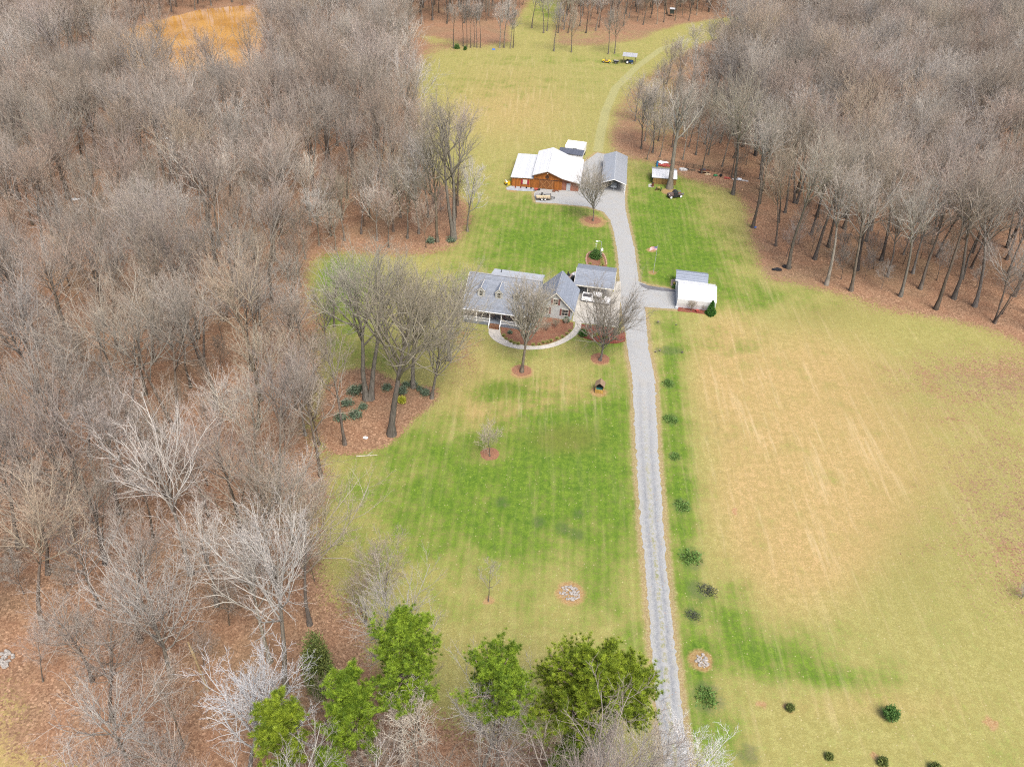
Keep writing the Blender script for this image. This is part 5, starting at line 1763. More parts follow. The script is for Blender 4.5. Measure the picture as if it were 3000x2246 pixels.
# utility trailer in the gravel yard
ut = thing('utility_trailer', 'black utility trailer with pale plywood floor and tandem wheels in the barn yard', 'trailer', (5.4, 194.35, .012), D(4))
MB().box(-1.85, 1.85, -.92, .92, .50, .56).build('floor', M_PLY, ut)
rl = MB()
for y in (-.95, .95):
    for z in (.72, 1.02):
        rl.box(-1.88, 1.88, y - .025, y + .025, z, z + .05)
    for x in (-1.86, -.95, 0, .95, 1.86):
        rl.box(x - .025, x + .025, y - .025, y + .025, .45, 1.05)
for x in (-1.88, 1.88):
    rl.box(x - .025, x + .025, -.93, .93, .72, .77)
    rl.box(x - .025, x + .025, -.93, .93, 1.02, 1.07)
rl.build('rail', M_BLACK, ut)
MB().box(-1.9, 1.9, -.97, -.90, .40, .52).box(-1.9, 1.9, .90, .97, .40, .52).build('frame', M_BLACK, ut)
MB().slab([(1.85, -.8, .48), (2.95, -.05, .48), (2.95, .05, .48), (1.85, -.66, .48)], .08).slab([(1.85, .66, .48), (2.95, -.05, .48), (2.95, .05, .48), (1.85, .8, .48)], .08).tube((2.85, 0, .05), (2.85, 0, .7), .04).build('hitch', M_BLACK, ut)
for s_ in (-1, 1):
    for x in (-.42, .42):
        wheel(ut, x, s_ * 1.08, .34, .1, M_WHITE)
sp = MB().ring((-.3, .75, 1.1), (0, 1, .3), .24, .09).build('spare_tyre', M_TIRE, ut)

# yellow ride-on mower behind the barn's left corner
mw = thing('ride_on_mower', 'yellow and white ride-on mower by the left corner of the barn', 'mower', tuple(G(*Z3(180, 690))), D(35))
body_prism([(-.75, .3), (-.75, .75), (-.1, .7), (0, .55), (.15, .95), (.75, .85), (.9, .6), (.9, .3)], .36, M_YELLOW, 'body', mw)
MB().box(-.55, -.1, -.25, .25, .75, .88).box(-.6, -.5, -.25, .25, .85, 1.3).build('seat', M_WHITE, mw)
MB().box(-.4, .5, -.65, .65, .12, .3).build('mower_deck', M_YELLOW, mw)
MB().ring((.2, 0, 1.12), (-.5, 0, 1), .17, .025, 14, 5).build('steering_wheel', M_BLACK, mw)
for s_ in (-1, 1):
    wheel(mw, -.5, s_ * .48, .3, .13)
    wheel(mw, .7, s_ * .4, .2, .09)

# far meadow: buggy, cart, and tractor under an open roof
bg = thing('dune_buggy', 'yellow open buggy parked on the far meadow', 'buggy', tuple(G(*ZU(1420, 452))), D(-14))
body_prism([(-1.5, .4), (-1.7, .9), (-.9, .95), (-.7, .6), (.3, .6), (.45, .95), (1.35, .85), (1.5, .4)], .72, M_YELLOW, 'body', bg)
MB().box(-.7, .3, -.6, .6, .62, .85).build('seat', plain('brown_seat', (.20, .13, .08), .7), bg)
MB().path([(-.7, -.6, .9), (-.7, -.6, 1.5), (-.7, .6, 1.5), (-.7, .6, .9)], .04).build('roll_bar', M_BLACK, bg)
for s_ in (-1, 1):
    for x in (-1.1, 1.05):
        wheel(bg, x, s_ * .74, .38, .15)
dc = thing('dump_cart', 'small dark two-wheeled cart between the buggy and the tractor', 'cart', tuple(G(*ZU(1487, 458))), D(-10))
body_prism([(-.95, .55), (-1.15, 1.1), (.95, 1.1), (.8, .55)], .62, M_BLACK, 'tub', dc)
MB().box(-.9, .8, -.5, .5, 1.0, 1.12).build('load', plain('grey_load', (.28, .27, .25), .9), dc)
MB().tube((.8, 0, .6), (2.0, 0, .45), .04).build('drawbar', M_BLACK, dc)
for s_ in (-1, 1):
    wheel(dc, -.1, s_ * .72, .36, .13)
sh = thing('tractor_shelter', 'open-sided shelter with light metal roof on wooden posts', 'shelter', tuple(G(*ZU(1535, 458))), D(-8))
MB().slab([(-.4, -.5, 2.75), (4.9, -.5, 2.75), (4.9, 3.6, 3.1), (-.4, 3.6, 3.1)], .08).build('roof', striped('shelter_roof', (.30, .305, .32), (.22, .225, .24), 1.4, 'X', rough=.5, var=.12), sh)
for x in (.1, 4.4):
    for y in (.1, 3.1):
        MB().box(x - .08, x + .08, y - .08, y + .08, 0, 2.75 + y * .08).build('post', M_WOOD, sh)
tc = thing('tractor', 'dark blue tractor with white wheel centres under the open shelter', 'tractor', tuple(G(*ZU(1575, 462)) + Vector((0, .6, 0))), D(-8))
body_prism([(-.4, .55), (-.4, .95), (.2, 1.0), (.35, 1.35), (1.7, 1.25), (1.8, .6)], .36, plain('dark_blue_paint', (.025, .06, .14), .4), 'body', tc)
MB().box(-.55, -.05, -.25, .25, .95, 1.1).box(-.6, -.5, -.25, .25, 1.05, 1.5).build('seat', M_BLACK, tc)
MB().ring((.15, 0, 1.42), (-.6, 0, 1), .19, .025, 14, 5).build('steering_wheel', M_BLACK, tc)
MB().tube((1.2, .2, 1.3), (1.2, .2, 1.9), .04).build('exhaust', M_BLACK, tc)
for s_ in (-1, 1):
    wheel(tc, -.35, s_ * .68, .65, .2, M_WHITE)
    wheel(tc, 1.4, s_ * .55, .36, .12, M_WHITE)
ds = thing('deer_stand', 'dark raised hunting stand with white roof at the far edge of the woods', 'hunting stand', tuple(G(*ZU(1885, 118))), D(-5))
MB().box(-.9, .9, -.9, .9, 1.2, 3.0).build('cabin', plain('dark_green_box', (.04, .05, .04), .8), ds)
MB().slab([(-1.15, -1.15, 3.15), (1.15, -1.15, 3.15), (1.15, 1.15, 3.3), (-1.15, 1.15, 3.3)], .1).build('roof', M_METALOLD, ds)
for x in (-.8, .8):
    for y in (-.8, .8):
        MB().tube((x, y, 0), (x, y, 1.2), .06).build('leg', M_WOOD, ds)
o = MB().prismx([(-.4, .01), (-.2, .35), (.25, .4), (.45, .01)], -.6, .6).build('tarp', M_BLUE, loc=G(*ZU(605, 360)))
tag(o, 'small blue tarp on the ground under the far grove', 'tarp')

# ------------------------------------------------------------------ yard furniture, poles and fence
fp = thing('flagpole', 'tall silver flagpole on the lawn right of the drive', 'flagpole', G(*Z2(1468, 265)))
fpm = MB().tube((0, 0, 0), (0, 0, 6.6), .06, .035, 10)
fpm.ball((0, 0, 6.66), .08, .08, .08).build('pole', M_STEEL, fp)
fl = thing('flag', 'red, white and blue striped flag with white stars flying from the silver pole', 'flag', G(*Z2(1468, 265)), D(178))
def flag_cloth():
    """waved cloth: 13 stripes and a blue field of stars"""
    W, Hh, n = 1.5, .85, 16
    stripe = {'red_stripes': [], 'white_stripes': []}
    def P(u, v, off=0):
        x = .07 + W * u
        y = .10 * math.sin(u * 6.5 + v) * (0.3 + u) + off
        return (x, y, 6.45 - Hh * v - .35 * u * u)
    for nm, rem, mt in (('red_stripes', 0, plain('flag_red', (.42, .03, .05), .8, var=.08)), ('white_stripes', 1, plain('flag_white', (.72, .72, .70), .8, var=.05))):
        m = MB()
        for k in range(13):
            if k % 2 != rem:
                continue
            for i in range(n):
                u0, u1 = i / n, (i + 1) / n
                if k < 7 and u1 <= .4001:
                    continue
                for off in (-.006, .006):
                    q = [P(u0, k / 13, off), P(u1, k / 13, off), P(u1, (k + 1) / 13, off), P(u0, (k + 1) / 13, off)]
                    m.add(q, [(0, 1, 2, 3)])
        m.build(nm, mt, fl)
    m, s_ = MB(), MB()
    for i in range(n):
        u0, u1 = i / n, (i + 1) / n
        if u1 <= .4001:
            for off in (-.007, .007):
                m.add([P(u0, 0, off), P(u1, 0, off), P(u1, 7 / 13, off), P(u0, 7 / 13, off)], [(0, 1, 2, 3)])
    f_ = m.build('blue_field', plain('flag_blue', (.02, .035, .16), .8, var=.08), fl)
    for r_ in range(9):
        for c_ in range(6 if r_ % 2 == 0 else 5):
            u = (.035 + c_ * .064 + (0 if r_ % 2 == 0 else .032))
            v = (.05 + r_ * .055)
            for off in (-.012, .012):
                c0 = Vector(P(u, v, off))
                pts = []
                for j in range(10):
                    rr = .024 if j % 2 == 0 else .010
                    a = math.pi / 2 + j * math.pi / 5
                    pts.append(c0 + Vector((rr * math.cos(a), 0, rr * math.sin(a))))
                s_.add(pts, [tuple(range(10))])
    s_.build('stars', plain('flag_white', (.72, .72, .70), .8), f_)
flag_cloth()
lp = thing('lamp_post', 'grey yard lamp on a post with an arm in the island flower bed', 'lamp', G(*Z2(1122, 168)))
hl = hgt(G(*Z2(1122, 168)), Z2(0, 62)[1])
MB().tube((0, 0, 0), (0, 0, hl), .06, .05).build('pole', M_STEEL, lp)
MB().path([(0, 0, hl - .1), (-.4, 0, hl + .12), (-.9, -.1, hl + .1)], .035).build('arm', M_STEEL, lp)
MB().ball((-1.05, -.1, hl + .08), .32, .16, .10, 12, 6).build('lamp_head', M_WHITE, lp)
bh = thing('birdhouse', 'white birdhouse on a thin post beside the round evergreen', 'birdhouse', G(*Z2(1132, 158)))
MB().tube((0, 0, 0), (0, 0, 1.5), .035).build('post', M_WHITE, bh)
MB().prism([(-.22, 1.5), (.22, 1.5), (.22, 1.85), (0, 2.1), (-.22, 1.85)], -.2, .2).build('box', M_WHITE, bh)
gp = thing('gourd_pole', 'white pole with a crosspiece beside the round evergreen', 'pole', G(*Z2(1091, 148)))
MB().tube((0, 0, 0), (0, 0, 2.9), .04).tube((-.25, 0, 2.8), (.25, 0, 2.8), .03).build('pole', M_WHITE, gp)

wl_ = thing('wishing_well', 'small wooden wishing well with a brown pitched roof on the front lawn', 'wishing well', G(*zs(950, 700, .483)(1668, 922)), D(-10))
wl_.location.z = .01
b_ = MB()
b_.box(-.7, .7, -.7, -.6, 0, .75).box(-.7, .7, .6, .7, 0, .75).box(-.7, -.6, -.6, .6, 0, .75).box(.6, .7, -.6, .6, 0, .75)
b_.build('basin', striped('honey_boards', (.36, .23, .06), (.2, .12, .03), 6, 'X', var=.3), wl_)
MB().box(-.6, .6, -.6, .6, .45, .5).build('lid', plain('teal_lid', (.05, .20, .17), .6), wl_)
for x in (-.62, .62):
    MB().box(x - .06, x + .06, -.06, .06, .75, 1.7).build('post', M_WOOD, wl_)
r_ = MB()
r_.slab([(-.85, -.8, 1.45), (0, -.8, 2.2), (0, .8, 2.2), (-.85, .8, 1.45)][::-1], .06)
r_.slab([(0, -.8, 2.202), (.85, -.8, 1.45), (.85, .8, 1.45), (0, .8, 2.202)][::-1], .06)
r_.build('roof', plain('tan_roof_boards', (.22, .155, .10), .8, var=.3), wl_)
MB().box(-.6, .6, .1, .16, .75, 1.6).build('back_board', M_DARK, wl_)

fn = thing('rail_fence', 'dark wooden three-rail fence along the edge of the right woods', 'fence', G(*Z4(320, 175)))
A0 = G(*Z4(320, 175))
A1 = G(*Z4(2075, 478))
fd = A1 - A0
NP = 12
fr = MB()
for k in range(NP + 1):
    q = fd * (k / NP)
    MB().obox((q.x, q.y, .62), math.atan2(fd.y, fd.x), .07, .07, .62).build('post', M_WOOD, fn)
for z in (.4, .75, 1.08):
    mid = fd * .5
    fr.obox((mid.x, mid.y, z), math.atan2(fd.y, fd.x), fd.length / 2, .025, .06)
fr.build('rail', M_WOOD, fn)

def heap(name, label, cat, loc, n, spread, size, mat, flat=.6, seed=1):
    rr = random.Random(seed)
    m = MB()
    for i in range(n):
        a, r = rr.uniform(0, 6.28), spread * rr.random() ** .6
        s_ = size * rr.uniform(.5, 1.2)
        m.obox((r * math.cos(a), r * math.sin(a) * .6, s_ * flat * .5 + rr.uniform(0, .12)), rr.uniform(0, 3), s_, s_ * rr.uniform(.3, .9), s_ * flat * .5)
    o = m.build(name, mat, loc=loc)
    return tag(o, label, cat)

def barrel(loc, mat, label, h=.9, r=.29):
    t = thing('barrel', label, 'barrel', loc)
    m = MB().tube((0, 0, 0), (0, 0, h), r, r, 16)
    for z in (.02, h * .33, h * .66, h - .02):
        m.tube((0, 0, z - .02), (0, 0, z + .02), r + .02, r + .02, 16)
    m.build('drum', mat, t)
    MB().tube((0, 0, h), (0, 0, h + .012), r * .86, r * .86, 16).build('lid', M_DARK if mat is M_RUST else mat, t)
    return t
barrel(G(*Z4(218, 668)), M_RUST, 'rusty burn barrel in front of the wooden shed', 1.0, .32)
barrel(G(*Z4(312, 222)), M_TEAL, 'upright blue plastic barrel by the end of the rail fence')
barrel(G(*Z4(308, 262)), M_TEAL, 'blue plastic barrel nearer the roof of the wooden shed', .6)
cw = thing('hay_rake', 'old yellow-brown two-wheeled farm cart beside the burn barrel', 'farm cart', G(*Z4(340, 745)), D(-12))
MB().ball((0, 0, .75), .42, .35, .35, 10, 8, .1).build('tank', plain('olive_yellow', (.23, .19, .06), .7, var=.3), cw)
MB().box(-.6, .6, -.04, .04, .34, .42).build('axle', M_RUST, cw)
MB().tube((0, -.1, .4), (-1.0, -.6, .12), .04).build('shaft', M_RUST, cw)
for x in (-.62, .62):
    wheel(cw, x, 0, .42, .09, M_RUST, (1, 0, 0))
o = heap('lumber_pile', 'red and white scrap lumber pile behind the wooden shed', 'scrap pile', G(*Z4(470, 235)), 26, 1.9, .55, M_REDP, .4, 3)
o = heap('board_pile', 'white boards lying across the red lumber pile', 'boards', G(*Z4(430, 215)) + Vector((0, .3, .35)), 6, .9, .8, M_WHITE, .1, 5)
o = heap('scrap_pile', 'white and dark junk pile in front of the rail fence', 'scrap pile', G(*Z4(850, 330)), 16, 1.0, .42, plain('junk_white', (.5, .5, .5), .6, var=.5, scale=2), .9, 7)
o = heap('dark_junk', 'dark junk leaning on the white scrap pile', 'junk', G(*Z4(905, 325)) + Vector((0, 0, .05)), 7, .5, .36, M_BLACK, .8, 8)
o = heap('firewood', 'brown firewood pieces lying along the fence', 'firewood', G(*Z4(1040, 340)), 10, 1.0, .4, M_WOOD, .35, 9)
wg = thing('flat_wagon', 'rusty flat wagon with dark load standing by the rail fence', 'wagon', G(*Z4(1260, 385)), D(-10))
MB().box(-1.5, 1.4, -.7, .7, .55, .68).build('bed', M_RUST, wg)
MB().ball((-.3, 0, .75), .8, .45, .35, 10, 6, .2).build('load', plain('dark_purple_load', (.07, .06, .075), .8, var=.4), wg)
MB().box(-1.5, 1.4, -.73, -.69, .5, .62).build('side_board', M_PLY, wg)
for x in (-1.0, 1.0):
    for y in (-.75, .75):
        wheel(wg, x, y, .3, .09, M_RUST)
dg = heap('tan_debris', 'tan tree-root debris beside the flat wagon', 'debris', G(*Z4(1330, 430)), 9, .6, .34, M_PLY, .7, 12)
gr_ = thing('hose_reel', 'green garden hose coiled by the rail fence', 'hose', G(*Z4(1490, 455)))
for k in range(3):
    MB().ring((0, 0, .12 + k * .14), (0, .25, 1), .55 - k * .06, .07, 18, 6).build('hose_coil', M_GREENP, gr_)
o = heap('dark_stump', 'small dark post stub right of the green hose', 'stump', G(*Z4(1595, 465)), 5, .22, .28, M_BLACK, 2.0, 15)
o = heap('red_scrap', 'red rusty scrap strip at the far end of the fence', 'scrap', G(*Z4(1720, 495)), 9, 1.0, .4, M_REDP, .2, 16)
ld_ = thing('ladder', 'white ladder and pipes lying at the edge of the right woods', 'ladder', G(*Z4(1990, 540)), D(-14))
for y in (-.25, .25):
    MB().box(-2.0, 2.2, y - .04, y + .04, .05, .13).build('rail', M_WHITE, ld_)
rg = MB()
for k in range(11):
    rg.box(-1.9 + k * .4, -1.85 + k * .4, -.21, .21, .06, .12)
rg.build('rung', M_WHITE, ld_)
MB().box(-.7, .4, -.5, .5, .14, .4).build('white_box', plain('white_box', (.66, .70, .74), .5), ld_)
o = heap('burnt_heap', 'black burnt heap at the edge of the right woods', 'burnt heap', G(1676, 583), 14, .9, .4, M_BLACK, .5, 21)
o = heap('burnt_stump', 'black charred pieces at the foot of a tree by the right woods', 'burnt wood', G(1698, 577), 12, .8, .4, M_BLACK, .6, 22)
ch = thing('folding_chair', 'blue folding chair at the foot of the very dark tree', 'chair', G(1631, 494), D(40))
MB().slab([(-.3, -.3, .45), (.3, -.3, .45), (.3, .3, .42), (-.3, .3, .42)], .03).build('seat', M_BLUE, ch)
MB().slab([(-.3, .3, .45), (.3, .3, .45), (.3, .5, 1.0), (-.3, .5, 1.0)], .03).build('backrest', M_BLUE, ch)
for x in (-.3, .3):
    MB().path([(x, -.3, .43), (x, .35, 0)], .02).build('leg', M_STEEL, ch)
    MB().path([(x, .3, .43), (x, -.3, 0)], .02).build('leg', M_STEEL, ch)

# pots and small things along the barn front
for (a, b2, mt, ll) in [(295, 738, M_REDP, 'red and black flowerpot nearest the left corner of the barn'), (372, 741, M_REDP, 'red flowerpot under the barn window'), (455, 748, M_BLACK, 'black flowerpot right of the barn window'), (520, 753, M_BLACK, 'black flowerpot nearest the old tyre by the barn')]:
    t = thing('flowerpot', ll, 'flowerpot', G(*Z3(a, b2)), 0, 'flowerpots in front of the barn')
    MB().tube((0, 0, .015), (0, 0, .34), .14, .2, 12).build('pot', mt, t)
    MB().ball((0, 0, .36), .17, .17, .1, 8, 5, .2).build('soil', M_DARK, t)
o = MB().ring((0, 0, .14), (0, 0, 1), .34, .12).build('tyre', M_TIRE, loc=G(*Z3(628, 770)))
tag(o, 'old black tyre lying on the gravel by the sliding door', 'tyre')
o = heap('kindling', 'scattered red-brown boards on the gravel before the barn door', 'boards', G(*Z3(880, 785)), 10, 1.1, .35, M_RUST, .12, 31)
wb = thing('wheelbarrow', 'red wheelbarrow beside the old tyre', 'wheelbarrow', G(*Z3(590, 778)), D(30))
body_prism([(-.4, .35), (-.55, .62), (.5, .55), (.3, .3)], .3, M_REDP, 'tray', wb)
MB().ring((.5, 0, .18), (0, 1, 0), .13, .05, 14, 6).build('wheel', M_TIRE, wb)
for s_ in (-1, 1):
    MB().path([(.45, s_ * .1, .2), (-1.0, s_ * .28, .5)], .02).build('handle', M_WOOD, wb)

# patio between the house and the carport
gz = thing('barbecue_grill', 'black barbecue grill on the paving between house and carport', 'grill', G(*Z2(948, 318)), D(20))
MB().box(-.6, .6, -.3, .3, .1, .8).build('cabinet', M_BLACK, gz)
MB().prismx([(-.3, .8), (-.25, 1.1), (0, 1.2), (.25, 1.1), (.3, .8)], -.4, .4).build('hood', M_BLACK, gz)
pt = thing('patio_table', 'white patio table on the paving behind the house wing', 'table', G(*Z2(958, 290)), 0)
MB().tube((0, 0, .68), (0, 0, .73), .55, .55, 18).build('tabletop', M_WHITE, pt)
MB().tube((0, 0, 0), (0, 0, .68), .05).build('pedestal', M_WHITE, pt)
MB().tube((0, 0, 0), (0, 0, .04), .3, .25, 14).build('foot', M_WHITE, pt)
pc = thing('patio_chair', 'dark patio chair left of the white patio table', 'chair', G(*Z2(922, 285)), D(60))
MB().box(-.28, .28, -.28, .28, .4, .46).build('seat', M_BLACK, pc)
MB().box(-.28, .28, .24, .3, .46, 1.0).build('backrest', M_BLACK, pc)
for x in (-.24, .24):
    for y in (-.24, .24):
        MB().tube((x, y, 0), (x, y, .4), .02).build('leg', M_BLACK, pc)
sheet('patio', [Z2(905, 285), Z2(960, 255), Z2(990, 262), Z2(985, 330), Z2(960, 360), Z2(940, 330)], .012, plain('patio_paving', (.36, .28, .24), .9, var=.2, scale=2), .4, .03)
# things beside the garden shed
sheet('paver_pad', [ZT(150, 540), ZT(250, 525), ZT(290, 680), ZT(200, 720), ZT(130, 700)], .012, plain('pink_pavers', (.34, .25, .20), .9, var=.2, scale=2), .4, .03)
o = MB().tube((0, 0, 0), (0, 0, .4), .3, .42, 12).build('bucket', M_YELLOW, loc=G(*ZT(248, 670)))
tag(o, 'yellow bucket beside the garden shed', 'bucket')
t = put_bush('potted_plant', bush_mesh(61, .5, .5, .8, 900, .16, M_HOLLY, 'dome'), G(*ZT(232, 765)), 'dark green plant at the corner of the white tarp garage', 'plant')
sheet('step_slab', [Z4(135, 620), Z4(190, 610), Z4(250, 670), Z4(240, 685), Z4(140, 680)], .012, M_CONC, .4, .02)

# brick edging round the drive bed and stones round the island bed
ed = MB()
path = [G(*Z5(*p)) for p in smooth_line([(250, 1232), (330, 1262), (400, 1284), (560, 1330), (700, 1352), (860, 1352), (1000, 1318)], 12)]
acc = 0
for a, b2 in zip(path, path[1:]):
    c0 = (a + b2) / 2
    ed.obox((c0.x, c0.y, .1), math.atan2(b2.y - a.y, b2.x - a.x), (b2 - a).length / 2 * .92, .1, .1 + random.uniform(-.015, .015))
o = ed.build('brick_edging', M_BRICK)
tag(o, 'low red brick edging along the flower bed beside the drive', 'edging')
st_ = MB()
for p in smooth_line([(1040, 215), (1032, 175), (1045, 140), (1090, 120), (1140, 140), (1160, 175), (1165, 210)], 6):
    q = G(*Z2(*p))
    st_.ball((q.x, q.y, .08), random.uniform(.16, .26), random.uniform(.14, .22), .14, 7, 5, .15)
o = st_.build('stone_edging', plain('reddish_stone', (.30, .19, .14), .9, var=.3))
tag(o, 'rounded stone edging of the island flower bed behind the carport', 'edging')

def stones(loc, n, rx, ry, label, seed, rs=(.09, .22)):
    rr = random.Random(seed)
    m = MB()
    for i in range(n):
        a, r = rr.uniform(0, 6.28), rr.random() ** .5
        s_ = rr.uniform(*rs)
        m.ball((rx * r * math.cos(a), ry * r * math.sin(a), s_ * .3), s_, s_ * rr.uniform(.6, 1), s_ * .6, 6, 4, .2)
    o = m.build('stones', plain('mixed_stones', (.29, .27, .25), .9, var=.5, scale=5), loc=loc)
    o['label'] = label
    return struct(o, 'stuff')
stones(G(1231, 1281), 110, 1.35, 1.25, 'loose pale stones heaped on a red earth patch in the lower lawn', 1)
stones(G(*ZR(400, 645)), 70, .8, 1.0, 'loose grey stones on a bare patch right of the gravel drive', 2)
stones(G(9, 1424), 26, 1.0, 1.3, 'pinkish stones at the left edge of the bottom clearing', 3, (.2, .4))

# ------------------------------------------------------------------ shrubs and plants
put_bush('evergreen_shrub', bush_mesh(71, 1.25, 1.2, 2.0, 5200, .20, M_HOLLY, 'dome'), G(*Z2(1094, 165)), 'large round dark evergreen in the island flower bed', 'shrub', stem=(.8, .06))
put_bush('evergreen_shrub', bush_mesh(72, .85, .85, 1.35, 4200, .15, M_HOLLY, 'dome'), G(*Z5(315, 1225)), 'round dark evergreen at the end of the curved walkway', 'shrub', stem=(.6, .05))
put_bush('arborvitae', bush_mesh(73, 1.05, 1.0, 3.1, 6500, .20, M_ARBOR, 'cone'), G(*ZT(1205, 1480)), 'bright green cone-shaped evergreen in front of the tarp garage', 'evergreen', stem=(1.2, .05))
bare_shrub('bare_shrub', 74, G(*ZT(690, 1385)), 2.9, 'large grey leafless bush in front of the white tarp garage', 'shrub', mat=M_BARK)
bare_shrub('bare_shrub', 75, G(*ZT(1010, 1370)), 1.7, 'smaller leafless bush left of the cone-shaped evergreen', 'shrub', mat=M_BARK, n1=10)
pp = thing('clay_pot', 'red clay pot in the bed before the tarp garage', 'pot', G(*ZT(845, 1405)))
MB().tube((0, 0, 0), (0, 0, .38), .2, .3, 14).build('pot', M_REDP, pp)
MB().tube((0, 0, .36), (0, 0, .42), .34, .34, 14).build('rim', M_REDP, pp)
HB = 'leafless shrubs in the flower bed before the porch'
for j, (a, b2, h, ll) in enumerate([(545, 600, 1.2, 'low twiggy bush beside the porch steps'), (620, 585, 1.6, 'twiggy bush under the porch rail'), (700, 590, 2.4, 'grey-green bush behind the tall front tree'), (775, 640, 2.9, 'largest drooping leafless bush in the middle of the round bed'), (835, 615, 2.3, 'leafless bush in front of the gable windows'), (700, 660, 1.6, 'leafless bush right of the front tree trunk'), (900, 590, 1.3, 'low bush at the right corner of the gabled wing')]):
    bare_shrub('bare_shrub', 80 + j, G(*Z2(a, b2)), h, ll, 'shrub', HB, mat=M_BARKY, n1=15, spread=.85)
lau = bush_mesh(90, .8, .8, 1.2, 700, .22, M_LAUREL, 'dome')
for j, (a, b2, s_, ll) in enumerate([(690, 560, 1.1, 'evergreen bush against the porch beside the front tree'), (730, 548, .9, 'evergreen bush left of the gable wall'), (790, 545, .8, 'low evergreen below the left gable window'), (905, 578, .8, 'low evergreen below the right gable window'), (540, 655, .6, 'small green bush inside the walkway curve')]):
    put_bush('evergreen_bush', lau, G(*Z2(a, b2)), ll, 'shrub', 'evergreen bushes along the house front', random.uniform(0, 6), s_)
tuft = bush_mesh(91, .55, .55, .5, 260, .42, M_LIRIO, 'tuft')
GT = 'pale grass tufts along the curved walkway'
for (a, b2) in [(500, 672), (515, 694), (545, 710), (568, 722), (592, 726), (640, 732), (690, 732), (728, 728), (757, 718), (782, 714), (806, 707), (846, 692), (880, 681), (908, 660), (928, 640), (655, 660)]:
    put_bush('grass_tuft', tuft, G(*Z2(a, b2)), 'pale yellow-green grass tuft in the bed inside the curved walkway', 'grass tuft', GT, random.uniform(0, 6), random.uniform(.8, 1.2))
for (a, b2) in [(475, 1255), (520, 1235), (560, 1215), (700, 1265), (835, 1290), (890, 1190), (915, 1150), (640, 1290)]:
    put_bush('grass_tuft', tuft, G(*Z5(a, b2)), 'pale grass tuft in the red mulch bed beside the drive', 'grass tuft', 'pale grass tufts in the bed beside the drive', random.uniform(0, 6), random.uniform(.8, 1.3))
for (a, b2) in [(1132, 172), (1136, 186), (1138, 200), (1141, 214), (1125, 222), (1060, 206), (1052, 222), (1085, 226)]:
    put_bush('grass_tuft', tuft, G(*Z2(a, b2)), 'pale grass tuft in the island flower bed behind the carport', 'grass tuft', 'pale grass tufts in the island bed', random.uniform(0, 6), random.uniform(.8, 1.2))
for j, (a, b2, h) in enumerate([(560, 1130, 1.8), (430, 1120, 1.2), (820, 1220, 1.5), (740, 1100, 1.3)]):
    bare_shrub('bare_shrub', 130 + j, G(*Z5(a, b2)), h, ['leafless bush left of the vase-shaped tree in the red bed', 'low leafless bush right of the round evergreen', 'leafless bush at the drive end of the red bed', 'leafless bush behind the vase-shaped tree'][j], 'shrub', 'leafless shrubs in the red mulch bed', mat=M_BARKY, n1=11, spread=.7)
ZQ = zs(950, 700, .483)
rh = bush_mesh(95, 1.0, 1.0, 1.3, 650, .24, M_LAUREL, 'dome')
RL = [(180, 935, 1.2, 'left of the twin trunk'), (230, 915, .9, 'right beside the pale rock'), (380, 910, .9, 'behind the straight front trunk'), (470, 932, 1.0, 'between the straight and thick trunks'), (495, 890, .7, 'at the back of the mulch bed'), (540, 892, .9, 'at the foot of the thick trunk'), (580, 915, .6, 'between the thick and leaning trunks'), (612, 942, .9, 'left of the leaning trunk'), (235, 1025, .8, 'below the twin trunk'), (190, 1078, 1.1, 'in the open left part of the bed'), (100, 1092, 1.0, 'beside the ivy-dark slim trunk'), (140, 1005, 1.0, 'at the left edge of the mulch bed')]
for a, b2, s_, ll in RL:
    put_bush('rhododendron', rh, G(*ZQ(a, b2)), 'grey-green rhododendron ' + ll, 'shrub', 'rhododendrons in the mulch bed', random.uniform(0, 6), s_)
put_bush('yellow_shrub', bush_mesh(96, .7, .7, 1.2, 700, .2, M_YEL, 'round'), G(*ZQ(472, 992)), 'bright yellow-green shrub in the mulch bed', 'shrub')
put_bush('rhododendron', rh, G(*ZQ(645, 20)), 'grey-green bush at the back edge of the left lawn', 'shrub', rotz=1)
put_bush('rhododendron', rh, G(*ZQ(770, 15)), 'grey-green bush under the pale tree behind the lawn', 'shrub', rotz=2)
o = MB().ball((0, 0, .25), .32, .22, .34, 8, 6, .2).build('rock', M_STONE, loc=G(*ZQ(235, 938)))
tag(o, 'pinkish rock among the rhododendrons', 'rock')
o = MB().ball((0, 0, .2), .42, .22, .25, 8, 6, .2).build('rock', M_WHITE, loc=G(*ZQ(250, 1210)))
tag(o, 'small white rock at the front of the mulch bed', 'rock')
for j, (a, b2, r, h, ll) in enumerate([(890, 918, .42, .95, 'small round pine seedling on a red earth spot in the lower right field'), (1450, 965, .85, 1.9, 'largest round green shrub in the lower right field'), (1110, 1190, .36, .7, 'smallest green shrub near the bottom of the right field'), (1410, 1225, .5, 1.0, 'green shrub at the bottom edge left of the last one'), (1705, 1260, .55, 1.0, 'green shrub cut by the bottom edge of the right field')]):
    put_bush('evergreen_shrub', bush_mesh(140 + j, r, r, h, 1500 if r > .6 else 700, .22, M_CEDAR if j != 1 else M_HOLLY, 'round'), G(*ZR(a, b2)), ll, 'shrub')
put_bush('evergreen_bush', bush_mesh(150, 1.1, .8, 1.7, 1500, .25, M_HOLLY, 'dome'), G(*ZU(340, 352)), 'dark green bush in the far grove', 'shrub')
put_bush('evergreen_bush', bush_mesh(151, .6, .6, 1.4, 900, .25, M_HOLLY, 'round'), G(*ZU(400, 362)), 'small green bush right of the bigger one in the far grove', 'shrub')
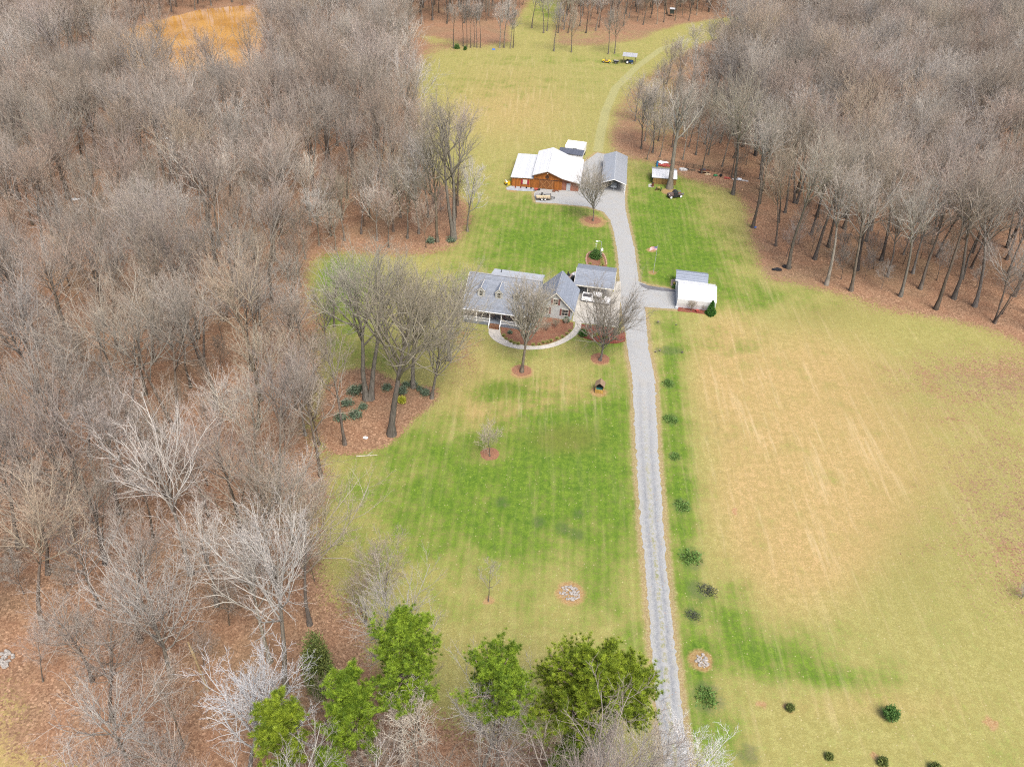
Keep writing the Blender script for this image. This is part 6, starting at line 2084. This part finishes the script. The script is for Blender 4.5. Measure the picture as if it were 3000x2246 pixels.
for j, (a, b2) in enumerate([(150, 88), (252, 103)]):
    bare_shrub('dry_clump', 160 + j, G(*ZF(a, b2)), .6 if j == 0 else .4, ['dark dry flower clump on the verge right of the drive', 'smaller dry clump on the lawn below the tarp garage'][j], 'plant', mat=M_BARK, n1=10, spread=1.1)
for j, (a, b2) in enumerate([(135, 255), (160, 248), (285, 258)]):
    bare_shrub('dry_clump', 170 + j, G(*ZF(a, b2)), .5, ['dry plant clump nearest the drive on the dark grass patch', 'dry plant clump in the middle of the dark grass patch', 'dry plant clump at the right end of the dark grass patch'][j], 'plant', mat=M_BARK, n1=9, spread=1.1)
bare_shrub('bare_shrub', 190, G(2206, 1292), 3.6, 'grey leafless bush cut by the right edge of the field', 'shrub', mat=M_BARK, n1=16, spread=.8)
cl = bush_mesh(180, 1.2, 1.6, .14, 420, .22, leaf_material('dark_groundcover', (.035, .035, .03), (.075, .085, .06), 2), 'dome')
for a, b2, s_, ll in [(430, 250, .9, 'dark heap of old mulch on the green ring right of the drive'), (345, 390, .7, 'dark mulch heap below the larger one right of the drive'), (282, 1120 - 9999, 0, '')]:
    if s_:
        put_bush('mulch_heap', cl, G(*ZR(a, b2)), ll, 'mulch heap', None, 1.0, s_)

clump = bush_mesh(200, .95, 1.15, .22, 330, .24, leaf_material('dark_leafy_clump', (.060, .120, .026), (.115, .195, .045), 2), 'dome')
ORD = ['first round plant clump below the dry patch, right of the drive', 'second round plant clump below the dry patch, right of the drive', 'third and narrowest plant clump right of the drive', 'fourth plant clump right of the drive, mixed with dark mulch', 'wide plant clump above the dark mulch heap right of the drive']
for j, (a, b2, s_) in enumerate([(210, 430, 1.1), (220, 630, 1.25), (242, 840, .95), (282, 1120, 1.25), (338, 1415, 1.5)]):
    put_bush('plant_clump', clump, G(*ZF(a, b2)), ORD[j], 'plant', 'round plant clumps along the right side of the drive', j * 1.3, s_)
put_bush('plant_clump', clump, G(*ZR(430, 850)), 'dark plant clump below the stone patch right of the drive', 'plant', 'round plant clumps along the right side of the drive', .4, 1.4)
# litter and fallen wood in the left woods
for j, (a, b2, ll) in enumerate([(240, 970, 'white scrap metal lying in the left woods'), (195, 985, 'smaller white scrap left of the larger one in the woods'), (1075, 900, 'pale scrap sheet between dark trunks in the woods'), (490, 1292, 'scattered white scraps deep in the left woods'), (300, 862, 'white panel behind the scrap metal in the woods')]):
    heap('scrap', ll, 'scrap', G(*ZP(a, b2)), 6, .9, .5, M_WHITE, .25, 40 + j)
sn = thing('broken_snag', 'pale broken tree snag standing left of the silver-white tree', 'dead tree', G(449, 1490))
hs_ = hgt(G(449, 1490), 1392)
MB().tube((0, 0, 0), (-.5, .2, hs_ * .75), .17, .13, 9).tube((-.5, .2, hs_ * .75), (-.75, .3, hs_), .2, .06, 9).build('trunk', plain('split_wood', (.30, .23, .13), .9, var=.35), sn)
fw = MB()
rr = random.Random(77)
for i in range(7):
    pass
for j, (sx, sy, L, a, ll) in enumerate([(1240, 1010, 0, 0, ''), (600, 262, 5, .3, 'pale fallen trunk lying behind the pond trees'), (395, 215, 6, 1.0, 'fallen trunk in the left woods beneath the grey trees'), (1330, 1345, 0, 0, '')]):
    if L:
        p = G(sx, sy)
        o = MB().tube((0, 0, .2), (L * math.cos(a), L * math.sin(a), .35), .2, .09, 8).build('fallen_log', M_STONE, loc=p)
        tag(o, ll, 'log')
fb = MB().tube((0, 0, .1), (3.2, .5, .12), .09, .04, 7).tube((1.6, .25, .1), (2.4, 1.2, .2), .05, .02, 6).build('fallen_branch', M_STONE, loc=G(640, 930) + Vector((6, -6, 0)))
fb.location = G(770, 986)
tag(fb, 'pale fallen branch at the front edge of the mulch bed', 'branch')
